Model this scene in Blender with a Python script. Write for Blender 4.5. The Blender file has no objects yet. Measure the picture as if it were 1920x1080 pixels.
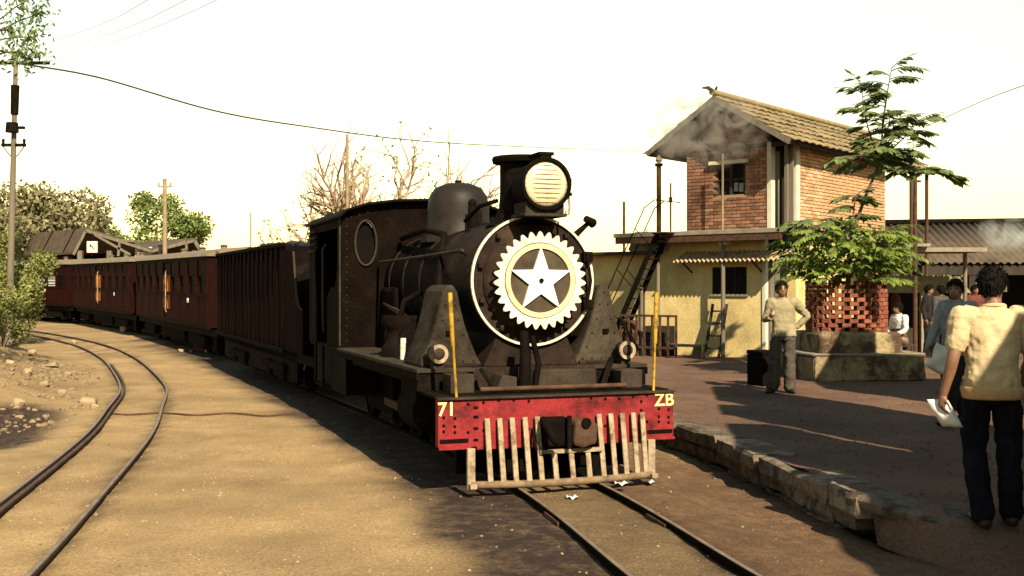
import bpy, bmesh, math, random
from mathutils import Vector, Matrix, noise as mnoise
R = math.radians
rnd = random.Random(7)
sc = bpy.context.scene
C = sc.collection
# ------------------------------------------------------------------ camera, sky, sun, exposure
CAM_Z, F = 1.74, 2100.0
cam = bpy.data.objects.new('camera', bpy.data.cameras.new('camera'))
C.objects.link(cam); sc.camera = cam
cam.location = (0, 0, CAM_Z); cam.rotation_euler = (R(90), 0, 0)
cam.data.sensor_width = 36.0; cam.data.lens = 36.0 * F / 1920.0
cam.data.clip_start = 0.1; cam.data.clip_end = 4000
SUN_AZ = math.atan2(0.36, -0.933)          # direction towards the sun, x = sin, y = cos
SUN_EL = R(38)
w = bpy.data.worlds.new('World'); sc.world = w; w.use_nodes = True
wn, wl = w.node_tree.nodes, w.node_tree.links
bg = wn['Background']; sky = wn.new('ShaderNodeTexSky')
sky.sky_type = 'NISHITA'; sky.sun_disc = False
sky.sun_elevation = SUN_EL; sky.sun_rotation = SUN_AZ
sky.air_density = 1.7; sky.dust_density = 0.0; sky.ozone_density = 0.5; sky.altitude = 0
warm = wn.new('ShaderNodeMix'); warm.data_type = 'RGBA'; warm.blend_type = 'MULTIPLY'
warm.inputs[0].default_value = 1.0; warm.inputs[7].default_value = (1.0, 0.87, 0.66, 1)
wl.new(sky.outputs[0], warm.inputs[6]); wl.new(warm.outputs[2], bg.inputs['Color'])
bg.inputs['Strength'].default_value = 0.075
sun = bpy.data.objects.new('sun', bpy.data.lights.new('sun', 'SUN')); C.objects.link(sun)
sun.data.energy = 5.0; sun.data.angle = R(0.5); sun.data.color = (1.0, 0.84, 0.60)
sdir = Vector((math.sin(SUN_AZ) * math.cos(SUN_EL), math.cos(SUN_AZ) * math.cos(SUN_EL), math.sin(SUN_EL)))
sun.rotation_euler = sdir.to_track_quat('Z', 'Y').to_euler(); sun.location = sdir * 60
sc.view_settings.view_transform = 'Standard'; sc.view_settings.look = 'None'
sc.view_settings.exposure = 1.72; sc.view_settings.gamma = 1.0; sc.view_settings.use_curve_mapping = False
sc.render.engine = 'CYCLES'; sc.cycles.use_denoising = True
sc.cycles.max_bounces = 6; sc.cycles.volume_bounces = 1; sc.cycles.transparent_max_bounces = 8
sc.cycles.volume_step_rate = 2.0

def at(px, py, Y):
    "a point of the place at distance Y seen at photograph pixel (px, py)"
    return Vector(((px - 960) / F * Y, Y, CAM_Z - (py - 540) / F * Y))
def hz(y):
    "how far the ground climbs towards the back of the yard"
    if y < 20: return 0.0
    t = min(y, 70) - 20
    return 0.0115 * t * t / (t + 4)
# ------------------------------------------------------------------ helpers
class MB:
    def __init__(s): s.v, s.f = [], []
    def add(s, V, Fc):
        o = len(s.v); s.v += [tuple(p) for p in V]; s.f += [tuple(i + o for i in f) for f in Fc]; return s
    def box(s, c, d, M=None):
        x, y, z = d[0] / 2, d[1] / 2, d[2] / 2
        V = [Vector((a, b, e)) for a in (-x, x) for b in (-y, y) for e in (-z, z)]
        if M is not None: V = [M @ p for p in V]
        V = [p + Vector(c) for p in V]
        return s.add(V, [(0, 1, 3, 2), (4, 6, 7, 5), (0, 4, 5, 1), (2, 3, 7, 6), (0, 2, 6, 4), (1, 5, 7, 3)])
    def b2(s, x0, x1, y0, y1, z0, z1):
        return s.box(((x0 + x1) / 2, (y0 + y1) / 2, (z0 + z1) / 2), (abs(x1 - x0), abs(y1 - y0), abs(z1 - z0)))
    def bar(s, p, q, wx, wz=None, up=(0, 0, 1)):
        p, q = Vector(p), Vector(q); wz = wz or wx
        d = q - p; L = d.length; d.normalize(); u = Vector(up)
        if abs(d.dot(u)) > .98: u = Vector((1, 0, 0))
        a = d.cross(u).normalized(); b = a.cross(d)
        V = [p + a * (i * wx / 2) + b * (j * wz / 2) + d * (k * L) for i in (-1, 1) for k in (0, 1) for j in (-1, 1)]
        return s.add(V, [(0, 1, 3, 2), (4, 6, 7, 5), (0, 4, 5, 1), (2, 3, 7, 6), (0, 2, 6, 4), (1, 5, 7, 3)])
    def tube(s, pts, r, n=8, cap=True):
        pts = [Vector(p) for p in pts]; m = len(pts)
        rs = r if isinstance(r, (list, tuple)) else [r] * m
        V = []; ref = None
        for i, p in enumerate(pts):
            d = (pts[min(i + 1, m - 1)] - pts[max(i - 1, 0)]).normalized()
            if ref is None:
                ref = Vector((0, 0, 1)) if abs(d.z) < .9 else Vector((1, 0, 0))
            a = d.cross(ref)
            if a.length < 1e-5: a = d.orthogonal()
            a.normalize(); b = a.cross(d).normalized(); ref = b
            for k in range(n):
                t = 2 * math.pi * k / n
                V.append(p + (a * math.cos(t) + b * math.sin(t)) * rs[i])
        Fc = [(i * n + k, i * n + (k + 1) % n, (i + 1) * n + (k + 1) % n, (i + 1) * n + k) for i in range(m - 1) for k in range(n)]
        if cap: Fc += [tuple(range(n))[::-1], tuple((m - 1) * n + k for k in range(n))]
        return s.add(V, Fc)
    def cyl(s, p, q, r, r2=None, n=20, cap=True): return s.tube([p, q], [r, r if r2 is None else r2], n, cap)
    def lathe(s, prof, o, ax=(0, 0, 1), n=28):
        "prof: (radius, distance along ax)"
        o = Vector(o); ax = Vector(ax).normalized(); a = ax.orthogonal().normalized(); b = ax.cross(a); V = []
        for r, h in prof:
            for k in range(n):
                t = 2 * math.pi * k / n
                V.append(o + ax * h + (a * math.cos(t) + b * math.sin(t)) * r)
        m = len(prof)
        Fc = [(i * n + k, i * n + (k + 1) % n, (i + 1) * n + (k + 1) % n, (i + 1) * n + k) for i in range(m - 1) for k in range(n)]
        if prof[0][0] > 1e-4: Fc.append(tuple(range(n))[::-1])
        if prof[-1][0] > 1e-4: Fc.append(tuple((m - 1) * n + k for k in range(n)))
        return s.add(V, Fc)
    def ring(s, o, ax, r0, r1, h, n=40):
        "a flat washer"
        o = Vector(o); ax = Vector(ax).normalized(); a = ax.orthogonal().normalized(); b = ax.cross(a); V = []
        for r, e in ((r0, 0), (r1, 0), (r1, h), (r0, h)):
            for k in range(n):
                t = 2 * math.pi * k / n; V.append(o + ax * e + (a * math.cos(t) + b * math.sin(t)) * r)
        return s.add(V, [(i * n + k, i * n + (k + 1) % n, ((i + 1) % 4) * n + (k + 1) % n, ((i + 1) % 4) * n + k) for i in range(4) for k in range(n)])
    def prism(s, poly, fn, a, b):
        "poly: 2-D outline; fn(u, v, w) gives a point, w runs from a to b"
        n = len(poly)
        V = [fn(u, v, a) for u, v in poly] + [fn(u, v, b) for u, v in poly]
        return s.add(V, [tuple(range(n))[::-1], tuple(range(n, 2 * n))] + [(i, (i + 1) % n, n + (i + 1) % n, n + i) for i in range(n)])
    def ball(s, c, r, n=12, m=8):
        c = Vector(c); r = Vector(r) if not isinstance(r, (int, float)) else Vector((r, r, r)); V = [c + Vector((0, 0, r.z))]
        for i in range(1, m):
            ph = math.pi * i / m
            for k in range(n):
                t = 2 * math.pi * k / n
                V.append(c + Vector((r.x * math.sin(ph) * math.cos(t), r.y * math.sin(ph) * math.sin(t), r.z * math.cos(ph))))
        V.append(c - Vector((0, 0, r.z))); e = len(V) - 1
        Fc = [(0, 1 + k, 1 + (k + 1) % n) for k in range(n)]
        Fc += [(1 + i * n + k, 1 + (i + 1) * n + k, 1 + (i + 1) * n + (k + 1) % n, 1 + i * n + (k + 1) % n) for i in range(m - 2) for k in range(n)]
        Fc += [(e, 1 + (m - 2) * n + (k + 1) % n, 1 + (m - 2) * n + k) for k in range(n)]
        return s.add(V, Fc)
    def rock(s, c, d, ch, jit, rz=0, rr=None):
        "a chamfered, uneven block"
        g = rr or rnd; x, y, z = d[0] / 2, d[1] / 2, d[2] / 2; V = []; cs, sn = math.cos(rz), math.sin(rz); idx = {}
        for sx in (-1, 1):
            for sy in (-1, 1):
                for sz in (-1, 1):
                    for k, (a, b, e) in enumerate(((1, 0, 0), (0, 1, 0), (0, 0, 1))):
                        p = [sx * (x - (0 if a else ch)), sy * (y - (0 if b else ch)), sz * (z - (0 if e else ch))]
                        p = [q + g.uniform(-jit, jit) for q in p]
                        idx[(sx, sy, sz, k)] = len(V)
                        V.append((c[0] + p[0] * cs - p[1] * sn, c[1] + p[0] * sn + p[1] * cs, c[2] + p[2]))
        Fc = []
        I = lambda *q: idx[q]
        for q in (-1, 1):
            Fc.append((I(q, -1, -1, 0), I(q, 1, -1, 0), I(q, 1, 1, 0), I(q, -1, 1, 0))[::q])
            Fc.append((I(-1, q, -1, 1), I(-1, q, 1, 1), I(1, q, 1, 1), I(1, q, -1, 1))[::q])
            Fc.append((I(-1, -1, q, 2), I(1, -1, q, 2), I(1, 1, q, 2), I(-1, 1, q, 2))[::q])
        for a in (-1, 1):
            for b in (-1, 1):
                Fc.append((I(a, b, -1, 0), I(a, b, 1, 0), I(a, b, 1, 1), I(a, b, -1, 1)))
                Fc.append((I(a, -1, b, 0), I(a, 1, b, 0), I(a, 1, b, 2), I(a, -1, b, 2)))
                Fc.append((I(-1, a, b, 1), I(1, a, b, 1), I(1, a, b, 2), I(-1, a, b, 2)))
                for e in (-1, 1): Fc.append((I(a, b, e, 0), I(a, b, e, 1), I(a, b, e, 2)))
        return s.add(V, Fc)
    def mesh(s, name, smooth=None, fix=True):
        me = bpy.data.meshes.new(name); me.from_pydata(s.v, [], s.f); me.update()
        if fix and len(s.f) < 60000:
            bm = bmesh.new(); bm.from_mesh(me); bmesh.ops.recalc_face_normals(bm, faces=bm.faces); bm.to_mesh(me); bm.free()
        if smooth is not None:
            me.shade_smooth()
            if smooth < 180: me.set_sharp_from_angle(angle=R(smooth))
        return me
    def build(s, name, mat, parent=None, smooth=None, bevel=0, fix=True, loc=None):
        o = bpy.data.objects.new(name, s.mesh(name, smooth, fix)); C.objects.link(o); o.data.materials.append(mat)
        if parent is not None: o.parent = parent
        if loc is not None: o.location = loc
        if bevel:
            b = o.modifiers.new('bevel', 'BEVEL'); b.width = bevel; b.segments = 2; b.limit_method = 'ANGLE'; b.angle_limit = R(40)
        return o
def inst(src, name, parent, loc, rot=(0, 0, 0), scale=None, mat=None):
    o = bpy.data.objects.new(name, src); C.objects.link(o); o.parent = parent; o.location = loc; o.rotation_euler = rot
    if scale: o.scale = scale
    return o
def tag(o, label=None, cat=None, group=None, kind=None):
    if label: o['label'] = label
    if cat: o['category'] = cat
    if group: o['group'] = group
    if kind: o['kind'] = kind
    return o
def thing(name, label, cat, loc=(0, 0, 0), rz=0, group=None):
    o = bpy.data.objects.new(name, None); C.objects.link(o); o.location = loc; o.rotation_euler = (0, 0, rz); o.empty_display_size = .2
    return tag(o, label, cat, group)
def copy_tree(o, parent=None):
    c = o.copy(); C.objects.link(c); c.parent = parent
    for ch in list(o.children): copy_tree(ch, c)
    return c
def text(s, size, ext, name, mat, parent, loc, rot):
    cu = bpy.data.curves.new(name, 'FONT'); cu.body = s; cu.size = size; cu.extrude = ext; cu.align_x = 'CENTER'; cu.align_y = 'CENTER'; cu.offset = size * .018
    t = bpy.data.objects.new(name + '_src', cu); C.objects.link(t)
    me = bpy.data.meshes.new_from_object(t.evaluated_get(bpy.context.evaluated_depsgraph_get()))
    bpy.data.objects.remove(t); me.name = name; me.materials.clear(); me.materials.append(mat)
    o = bpy.data.objects.new(name, me); C.objects.link(o); o.parent = parent; o.location = loc; o.rotation_euler = rot
    return o
# ------------------------------------------------------------------ materials
ALB = .58          # the photograph is exposed for the shade side: base colours sit a little lower to match
def mat(name, c1, c2=None, scale=6.0, rough=.8, bump=.0, metal=0.0, c3=None, fine=0.0, stretch=(1, 1, 1), spec=.12, detail=6.0, rnd_obj=0.0, ramp=(.35, .68), c3r=(.60, .74), c3s=2.7, bscale=None):
    c1, c2, c3 = [tuple(v * ALB for v in c) if c else c for c in (c1, c2, c3)]
    m = bpy.data.materials.new(name); m.use_nodes = True; N, L = m.node_tree.nodes, m.node_tree.links
    b = N['Principled BSDF']; b.inputs['Roughness'].default_value = rough; b.inputs['Metallic'].default_value = metal; b.inputs['Specular IOR Level'].default_value = spec
    tc = N.new('ShaderNodeTexCoord'); mp = N.new('ShaderNodeMapping'); mp.inputs['Scale'].default_value = stretch; L.new(tc.outputs['Object'], mp.inputs[0])
    col = None
    def noise(sc_, det=detail, off=0.0):
        n = N.new('ShaderNodeTexNoise'); n.noise_dimensions = '4D' if rnd_obj else '3D'; n.inputs['Scale'].default_value = sc_; n.inputs['Detail'].default_value = det; n.inputs['Roughness'].default_value = .6
        L.new(mp.outputs[0], n.inputs['Vector'])
        if rnd_obj:
            oi = N.new('ShaderNodeObjectInfo'); ma = N.new('ShaderNodeMath'); ma.operation = 'MULTIPLY'; ma.inputs[1].default_value = 40; L.new(oi.outputs['Random'], ma.inputs[0]); L.new(ma.outputs[0], n.inputs['W'])
        return n
    n1 = noise(scale)
    rp = N.new('ShaderNodeValToRGB'); rp.color_ramp.elements[0].position = ramp[0]; rp.color_ramp.elements[1].position = ramp[1]
    rp.color_ramp.elements[0].color = (*c1, 1); rp.color_ramp.elements[1].color = (*(c2 or c1), 1); L.new(n1.outputs['Fac'], rp.inputs[0]); col = rp.outputs[0]
    if c3:
        n2 = noise(scale / c3s); r2 = N.new('ShaderNodeValToRGB'); r2.color_ramp.elements[0].position = c3r[0]; r2.color_ramp.elements[1].position = c3r[1]; L.new(n2.outputs['Fac'], r2.inputs[0])
        mx = N.new('ShaderNodeMix'); mx.data_type = 'RGBA'; L.new(r2.outputs[0], mx.inputs[0]); L.new(col, mx.inputs[6]); mx.inputs[7].default_value = (*c3, 1); col = mx.outputs[2]
    if fine:
        n3 = noise(scale * 9, 3); mr = N.new('ShaderNodeMapRange'); mr.inputs[1].default_value = .3; mr.inputs[2].default_value = .7; mr.inputs[3].default_value = 1 - fine; mr.inputs[4].default_value = 1 + fine; L.new(n3.outputs['Fac'], mr.inputs[0])
        mx = N.new('ShaderNodeMix'); mx.data_type = 'RGBA'; mx.blend_type = 'MULTIPLY'; mx.inputs[0].default_value = 1; L.new(col, mx.inputs[6]); L.new(mr.outputs[0], mx.inputs[7]); col = mx.outputs[2]
    if rnd_obj:
        oi = N.new('ShaderNodeObjectInfo'); mr = N.new('ShaderNodeMapRange'); mr.inputs[3].default_value = 1 - rnd_obj; mr.inputs[4].default_value = 1 + rnd_obj; L.new(oi.outputs['Random'], mr.inputs[0])
        mx = N.new('ShaderNodeMix'); mx.data_type = 'RGBA'; mx.blend_type = 'MULTIPLY'; mx.inputs[0].default_value = 1; L.new(col, mx.inputs[6]); L.new(mr.outputs[0], mx.inputs[7]); col = mx.outputs[2]
    L.new(col, b.inputs['Base Color'])
    if bump:
        bn = noise(bscale or scale * 3, 5); bp = N.new('ShaderNodeBump'); bp.inputs['Strength'].default_value = bump; bp.inputs['Distance'].default_value = .02
        L.new(bn.outputs['Fac'], bp.inputs['Height']); L.new(bp.outputs[0], b.inputs['Normal'])
    m['out'] = 1
    return m
def leafmat(name, c1, c2, trans=.35):
    c1, c2 = [tuple(v * .72 for v in c) for c in (c1, c2)]
    m = bpy.data.materials.new(name); m.use_nodes = True; N, L = m.node_tree.nodes, m.node_tree.links
    b = N['Principled BSDF']; b.inputs['Roughness'].default_value = .55; b.inputs['Specular IOR Level'].default_value = .3
    tc = N.new('ShaderNodeTexCoord'); n = N.new('ShaderNodeTexNoise'); n.inputs['Scale'].default_value = 5; n.inputs['Detail'].default_value = 5; L.new(tc.outputs['Object'], n.inputs['Vector'])
    rp = N.new('ShaderNodeValToRGB'); rp.color_ramp.elements[0].position = .35; rp.color_ramp.elements[1].position = .65; rp.color_ramp.elements[0].color = (*c1, 1); rp.color_ramp.elements[1].color = (*c2, 1)
    L.new(n.outputs['Fac'], rp.inputs[0]); L.new(rp.outputs[0], b.inputs['Base Color'])
    t = N.new('ShaderNodeBsdfTranslucent'); L.new(rp.outputs[0], t.inputs['Color']); mx = N.new('ShaderNodeMixShader'); mx.inputs[0].default_value = trans
    L.new(b.outputs[0], mx.inputs[1]); L.new(t.outputs[0], mx.inputs[2]); L.new(mx.outputs[0], N['Material Output'].inputs['Surface'])
    return m
M = {}
M['black'] = mat('sooty_black_paint', (.003, .0022, .0018), (.0075, .0052, .004), 5, .8, .3, c3=(.018, .012, .008), fine=.25, spec=.03)
M['smokebox'] = mat('smokebox_soot', (.015, .010, .008), (.036, .024, .017), 4, .85, .3, c3=(.062, .042, .025), fine=.25, spec=.04)
M['dome'] = mat('dome_paint', (.010, .0075, .006), (.020, .015, .011), 3, .55, .2, spec=.13, c3=(.030, .021, .014))
M['dustgrey'] = mat('dusty_grey_plate', (.028, .022, .016), (.055, .043, .031), 4, .8, .3, c3=(.016, .012, .009), fine=.2, spec=.05)
M['casing'] = mat('dusty_casing_plate', (.030, .024, .017), (.066, .053, .038), 3, .88, .3, c3=(.015, .012, .009), fine=.25, spec=.03, c3s=1.5, c3r=(.48, .64))
M['cab'] = mat('rusty_brown_sheet', (.0035, .0022, .0015), (.009, .005, .0032), 3.5, .85, .25, c3=(.022, .014, .008), fine=.3, spec=.02)
M['tender'] = mat('dark_maroon_boards', (.008, .0028, .002), (.015, .0048, .0034), 3, .9, .3, c3=(.022, .011, .007), stretch=(1, 1, .25), fine=.25, rnd_obj=.2, spec=.02)
M['beam'] = mat('worn_red_paint', (.20, .018, .022), (.29, .032, .034), 7, .75, .35, c3=(.045, .011, .010), fine=.25, spec=.06, c3s=1.9, c3r=(.49, .68))
M['white'] = mat('white_paint', (.60, .53, .40), (.80, .74, .62), 9, .6, .1, c3=(.38, .28, .17), c3s=.8)
M['starwhite'] = mat('star_white_paint', (.86, .85, .82), (.90, .89, .86), 7, .5, .05)
M['cream_ring'] = mat('cream_paint', (.60, .48, .27), (.70, .58, .36), 7, .6, .05, c3=(.40, .28, .14), c3s=1.0)
M['bars'] = mat('chipped_cream_bars', (.24, .18, .115), (.42, .34, .23), 14, .75, .3, c3=(.13, .08, .048), c3s=1.6, c3r=(.52, .66))
M['footrail'] = mat('rusty_foot_rail', (.13, .085, .05), (.24, .17, .10), 9, .8, .3, c3=(.07, .04, .025))
M['yellow'] = mat('yellow_paint', (.42, .25, .022), (.56, .36, .04), 14, .7, .15, c3=(.20, .11, .02), c3s=1.3, c3r=(.5, .64))
M['letter'] = mat('yellow_lettering', (.85, .66, .22), (.9, .75, .35), 20, .6)
M['steel'] = mat('worn_rail_steel', (.055, .034, .024), (.10, .066, .047), 9, .75, .25, c3=(.035, .02, .013), spec=.08)
M['railhead'] = mat('polished_rail_head', (.16, .115, .082), (.25, .19, .14), 5, .55, .1, metal=.2, spec=.2)
M['rust'] = mat('rusty_iron', (0.0525, 0.0266, 0.0154), (0.098, 0.0525, 0.0315), 9, .8, .25, c3=(0.0315, 0.0196, 0.014))
M['iron'] = mat('dark_iron', (.005, .0038, .003), (.013, .009, .007), 9, .9, .2, spec=.02)
M['lens'] = mat('headlamp_glass', (.60, .50, .31), (.72, .63, .43), 8, .4, .04, spec=.15)  # cream tone carries the sun's reflection in the glass
M['lensbar'] = mat('lens_ribs', (.26, .18, .09), (.36, .26, .14), 8, .6)
M['glassdark'] = mat('dark_window_glass', (.004, .003, .003), (.007, .005, .004), 4, .6, spec=.02)
M['coach'] = mat('maroon_coach_paint', (.015, .0014, .0012), (.026, .0024, .0019), 3, .75, .12, c3=(.009, .0013, .001), fine=.15, rnd_obj=.18, spec=.03)
M['coachdark'] = mat('dark_coach_frame', (.008, .0025, .002), (.014, .004, .003), 4, .8, .1, spec=.03)
M['orange'] = mat('orange_door_strips', (.30, .085, .012), (.42, .135, .02), 8, .7, .1, spec=.05)
M['coachroof'] = mat('dusty_coach_roof', (.15, .12, .08), (.22, .18, .12), 4, .9, .2, c3=(.09, .07, .05))
M['emblem'] = mat('dusty_emblem_disc', (.045, .034, .024), (.10, .078, .052), 4, .9, .2, c3=(.028, .02, .015), spec=.03)
M['coal'] = mat('coal', (.008, .008, .008), (.022, .021, .02), 20, .45, .6)
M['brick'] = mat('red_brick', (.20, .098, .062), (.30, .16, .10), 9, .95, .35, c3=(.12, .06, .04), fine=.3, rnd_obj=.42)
M['brickpale'] = mat('pale_red_brick', (.46, .27, .145), (.62, .40, .23), 9, .95, .35, c3=(.30, .15, .08), fine=.3, rnd_obj=.32)  # paler brick copy, sun on the long wall put into its colour
M['jali'] = mat('tree_guard_brick', (.20, .062, .038), (.29, .11, .066), 8, .95, .3, c3=(.13, .05, .034), fine=.25, rnd_obj=.28)
M['mortar'] = mat('sandy_mortar', (0.27, 0.1875, 0.105), (0.345, 0.255, 0.15), 14, .95, .4)
M['plaster'] = mat('yellow_limewash', (.58, .44, .19), (.70, .56, .26), 2.2, .92, .3, c3=(.40, .30, .14), fine=.18, c3r=(.52, .72))
M['whitewash'] = mat('whitewash', (0.561, 0.51, 0.391), (0.646, 0.6035, 0.493), 4, .9, .2, c3=(0.425, 0.357, 0.238))
M['timber'] = mat('grey_weathered_timber', (0.12, 0.1013, 0.075), (0.195, 0.165, 0.1237), 6, .85, .3, stretch=(1, 1, .12))
M['darkwood'] = mat('dark_weathered_timber', (0.028, 0.0224, 0.0175), (0.0525, 0.042, 0.0315), 6, .85, .3, stretch=(1, 1, .12))
M['tile'] = mat('mossy_clay_tiles', (0.18, 0.1368, 0.072), (0.2592, 0.2016, 0.108), 5, .9, .3, c3=(0.144, 0.1296, 0.0612), fine=.2, rnd_obj=.28)
M['slab'] = mat('grey_concrete_slab', (0.21, 0.18, 0.135), (0.285, 0.2475, 0.1875), 5, .9, .25, c3=(0.135, 0.1125, 0.0825))
M['tin'] = mat('weathered_tin', (.36, .27, .17), (.52, .41, .28), 7, .8, .15, c3=(.24, .12, .06), c3s=1.0, c3r=(.48, .64))
M['tinrust'] = mat('brown_corrugated_sheet', (0.0714, 0.0525, 0.0378), (0.1134, 0.0861, 0.0609), 3, .75, .2, c3=(0.0504, 0.0315, 0.021))
M['darkint'] = mat('sooty_interior', (0.0108, 0.0084, 0.0066), (0.0192, 0.015, 0.012), 4, .95)  # shade inside openings and sheds put into the colour
M['stone'] = mat('grey_dressed_stone', (.13, .10, .075), (.24, .19, .14), 11, .95, 1.0, c3=(.07, .052, .038), fine=.35, rnd_obj=.3, c3s=1.6, c3r=(.48, .62), bscale=24)
M['coping'] = mat('mossy_rubble_plaster', (.20, .155, .085), (.34, .27, .155), 3.5, .95, .8, c3=(.075, .048, .032), fine=.35, c3r=(.46, .60), c3s=1.3)
M['trunk'] = mat('tree_bark', (0.088, 0.064, 0.0416), (0.152, 0.116, 0.076), 9, .95, .5, stretch=(1, 1, .3))
M['bare'] = mat('pale_bare_branches', (.30, .21, .14), (.40, .29, .20), 6, .95, .2)
M['leafbright'] = leafmat('fresh_green_leaves', (.095, .155, .026), (.215, .28, .045), .38)
M['leafdark'] = leafmat('dark_green_leaves', (.085, .135, .045), (.19, .24, .080), .38)
M['leaftree'] = leafmat('mid_green_leaves', (.085, .13, .028), (.17, .215, .05), .3)
M['leafdry'] = leafmat('dry_olive_leaves', (.15, .135, .062), (.25, .22, .11), .35)
M['leafbush'] = leafmat('yellow_green_leaves', (.12, .14, .030), (.25, .25, .065), .3)
M['skin'] = mat('brown_skin', (.20, .095, .052), (.25, .125, .072), 12, .55, .05, spec=.4)
M['hair'] = mat('black_hair', (.006, .005, .004), (.011, .009, .007), 40, .8, .5, stretch=(1, 1, .2), spec=.05)
M['shirt'] = mat('cream_tan_shirt', (.50, .385, .22), (.60, .475, .29), 5, .95, .9, bscale=7, c3=(.42, .30, .15))
M['shirtband'] = mat('tan_rib_hem', (.46, .29, .14), (.52, .34, .17), 30, .9, .2)
M['navy'] = mat('navy_trousers', (.006, .006, .009), (.012, .011, .016), 6, .95, .4, bscale=9, spec=.03)
M['khaki'] = mat('pale_khaki_shirt', (.24, .205, .12), (.33, .285, .175), 6, .95, .5, bscale=10)
M['greycloth'] = mat('grey_trousers', (.06, .05, .042), (.095, .082, .068), 6, .95, .4, bscale=10, spec=.03)
M['blueshirt'] = mat('pale_blue_shirt', (.20, .21, .22), (.29, .295, .29), 6, .95, .4, bscale=10)
M['blackcloth'] = mat('black_cloth', (.010, .009, .010), (.02, .018, .018), 6, .9, .3, bscale=10)
M['whitecloth'] = mat('white_cloth', (.62, .60, .55), (.74, .72, .66), 6, .9, .4, bscale=10)
M['redcloth'] = mat('dull_red_cloth', (.10, .03, .022), (.14, .045, .03), 6, .95, .4, bscale=10)
M['shoe'] = mat('dark_leather', (.018, .012, .009), (.03, .02, .015), 10, .5, .1)
M['paper'] = mat('paper', (.74, .72, .68), (.82, .80, .76), 6, .7)
M['pole'] = mat('pale_pole', (.22, .17, .10), (.32, .25, .155), 6, .85, .1, c3=(.14, .10, .06))
# ------------------------------------------------------------------ track lines
def catmull(P, per=14):
    P = [Vector(p) for p in P]; out = []
    Q = [P[0] * 2 - P[1]] + P + [P[-1] * 2 - P[-2]]
    for i in range(1, len(Q) - 2):
        for k in range(per):
            t = k / per; a, b, c, d = Q[i - 1], Q[i], Q[i + 1], Q[i + 2]
            out.append(.5 * ((2 * b) + (c - a) * t + (2 * a - 5 * b + 4 * c - d) * t * t + (3 * b - a - 3 * c + d) * t ** 3))
    out.append(P[-1]); return out
MAIN = catmull([(2.1, 2.2), (1.62, 4.5), (1.11, 6.77), (.40, 9.95), (-.95, 14.0), (-2.4, 17.7), (-5.5, 25.2), (-6.9, 28.3), (-11.4, 37.2), (-17.3, 47.2), (-25, 55.5), (-36, 63)])
SIDE = catmull([(-2.7, 3.0), (-3.25, 6.4), (-3.82, 9.3), (-4.68, 13.3), (-5.52, 16.4), (-6.42, 19.5), (-7.85, 23.2), (-9.75, 27.6), (-12.1, 32.2), (-14.9, 36.6), (-18.2, 41.0), (-22.4, 45.6), (-30, 52)])
def offset(path, d):
    out = []
    for i, p in enumerate(path):
        t = (path[min(i + 1, len(path) - 1)] - path[max(i - 1, 0)]).normalized()
        out.append(Vector((p.x + t.y * d, p.y - t.x * d)))
    return out
_seg = {}
def side_of(path, x, y):
    "signed distance to a path (positive to its right looking away from the camera)"
    best = 1e9; sg = 0
    if id(path) not in _seg:
        q = path[:150:4]; _seg[id(path)] = [(a, b.x - a.x, b.y - a.y, (b - a).length_squared) for a, b in zip(q, q[1:])]
    for a, dx, dy, L2 in _seg[id(path)]:
        t = max(0, min(1, ((x - a.x) * dx + (y - a.y) * dy) / L2))
        ex, ey = x - a.x - t * dx, y - a.y - t * dy; d = ex * ex + ey * ey
        if d < best: best = d; sg = ex * dy - ey * dx
    return math.copysign(math.sqrt(best), sg)
EDGE = catmull([(3.2, 5.4), (2.98, 6.6), (2.72, 8.2), (2.40, 10.6), (2.03, 12.9), (1.25, 16.4), (.2, 20.5), (-1.5, 25.2), (-4.6, 31.5), (-9, 40)])
def edge_x(y):
    for a, b in zip(EDGE, EDGE[1:]):
        if a.y <= y <= b.y: return a.x + (b.x - a.x) * (y - a.y) / (b.y - a.y)
    return EDGE[0].x if y < EDGE[0].y else EDGE[-1].x
def sm(a, b, t):
    t = max(0, min(1, (t - a) / (b - a))); return t * t * (3 - 2 * t)
def nz(x, y, s, o=0): return mnoise.noise(Vector((x * s, y * s, o)))
def ground_z(x, y):
    z = -.062 + hz(y) + .018 * nz(x, y, .9) + .010 * nz(x, y, 2.7, 3) + .006 * nz(x, y, 7, 5)
    e = edge_x(y) if y < 40 else -99
    if x > e - 1.4 and y < 34:                                   # a dirt hollow along the platform wall
        z -= (.13 * sm(e - 1.3, e - .45, x) + .03 * nz(x, y, 3, 8)) * sm(6.6, 8.6, y)
        if x > e + .15: z -= .25 * sm(6.9, 8.2, y)
    m = side_of(SIDE, x, y) if -16 < x < -2 and y < 34 else 0
    if m < -.7:                                                   # rubble bank beyond the curved track
        z += .42 * sm(-.9, -3.2, m) * sm(15.0, 17.2, y + .4 * nz(x, y, .8, 4)) * sm(34, 26, y) * (1 + .6 * nz(x, y, 1.3, 9)) - .10 * sm(-.6, -1.4, m) * sm(12.2, 13.2, y) * sm(17.0, 15.3, y)
    return z
def axis(fine, far):
    out = list(fine); step = fine[1] - fine[0]
    while out[-1] < far[1]: step *= 1.35; out.append(out[-1] + step)
    step = fine[1] - fine[0]; lo = []
    p = fine[0]
    while p > far[0]: step *= 1.35; p -= step; lo.append(p)
    return lo[::-1] + out
xs = axis([-13 + .13 * i for i in range(int(21 / .13))], (-900, 900)); ys = axis([4.5 + .13 * i for i in range(int(22 / .13))] , (-120, 2200))
gv, darken, redd = [], [], []
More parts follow.
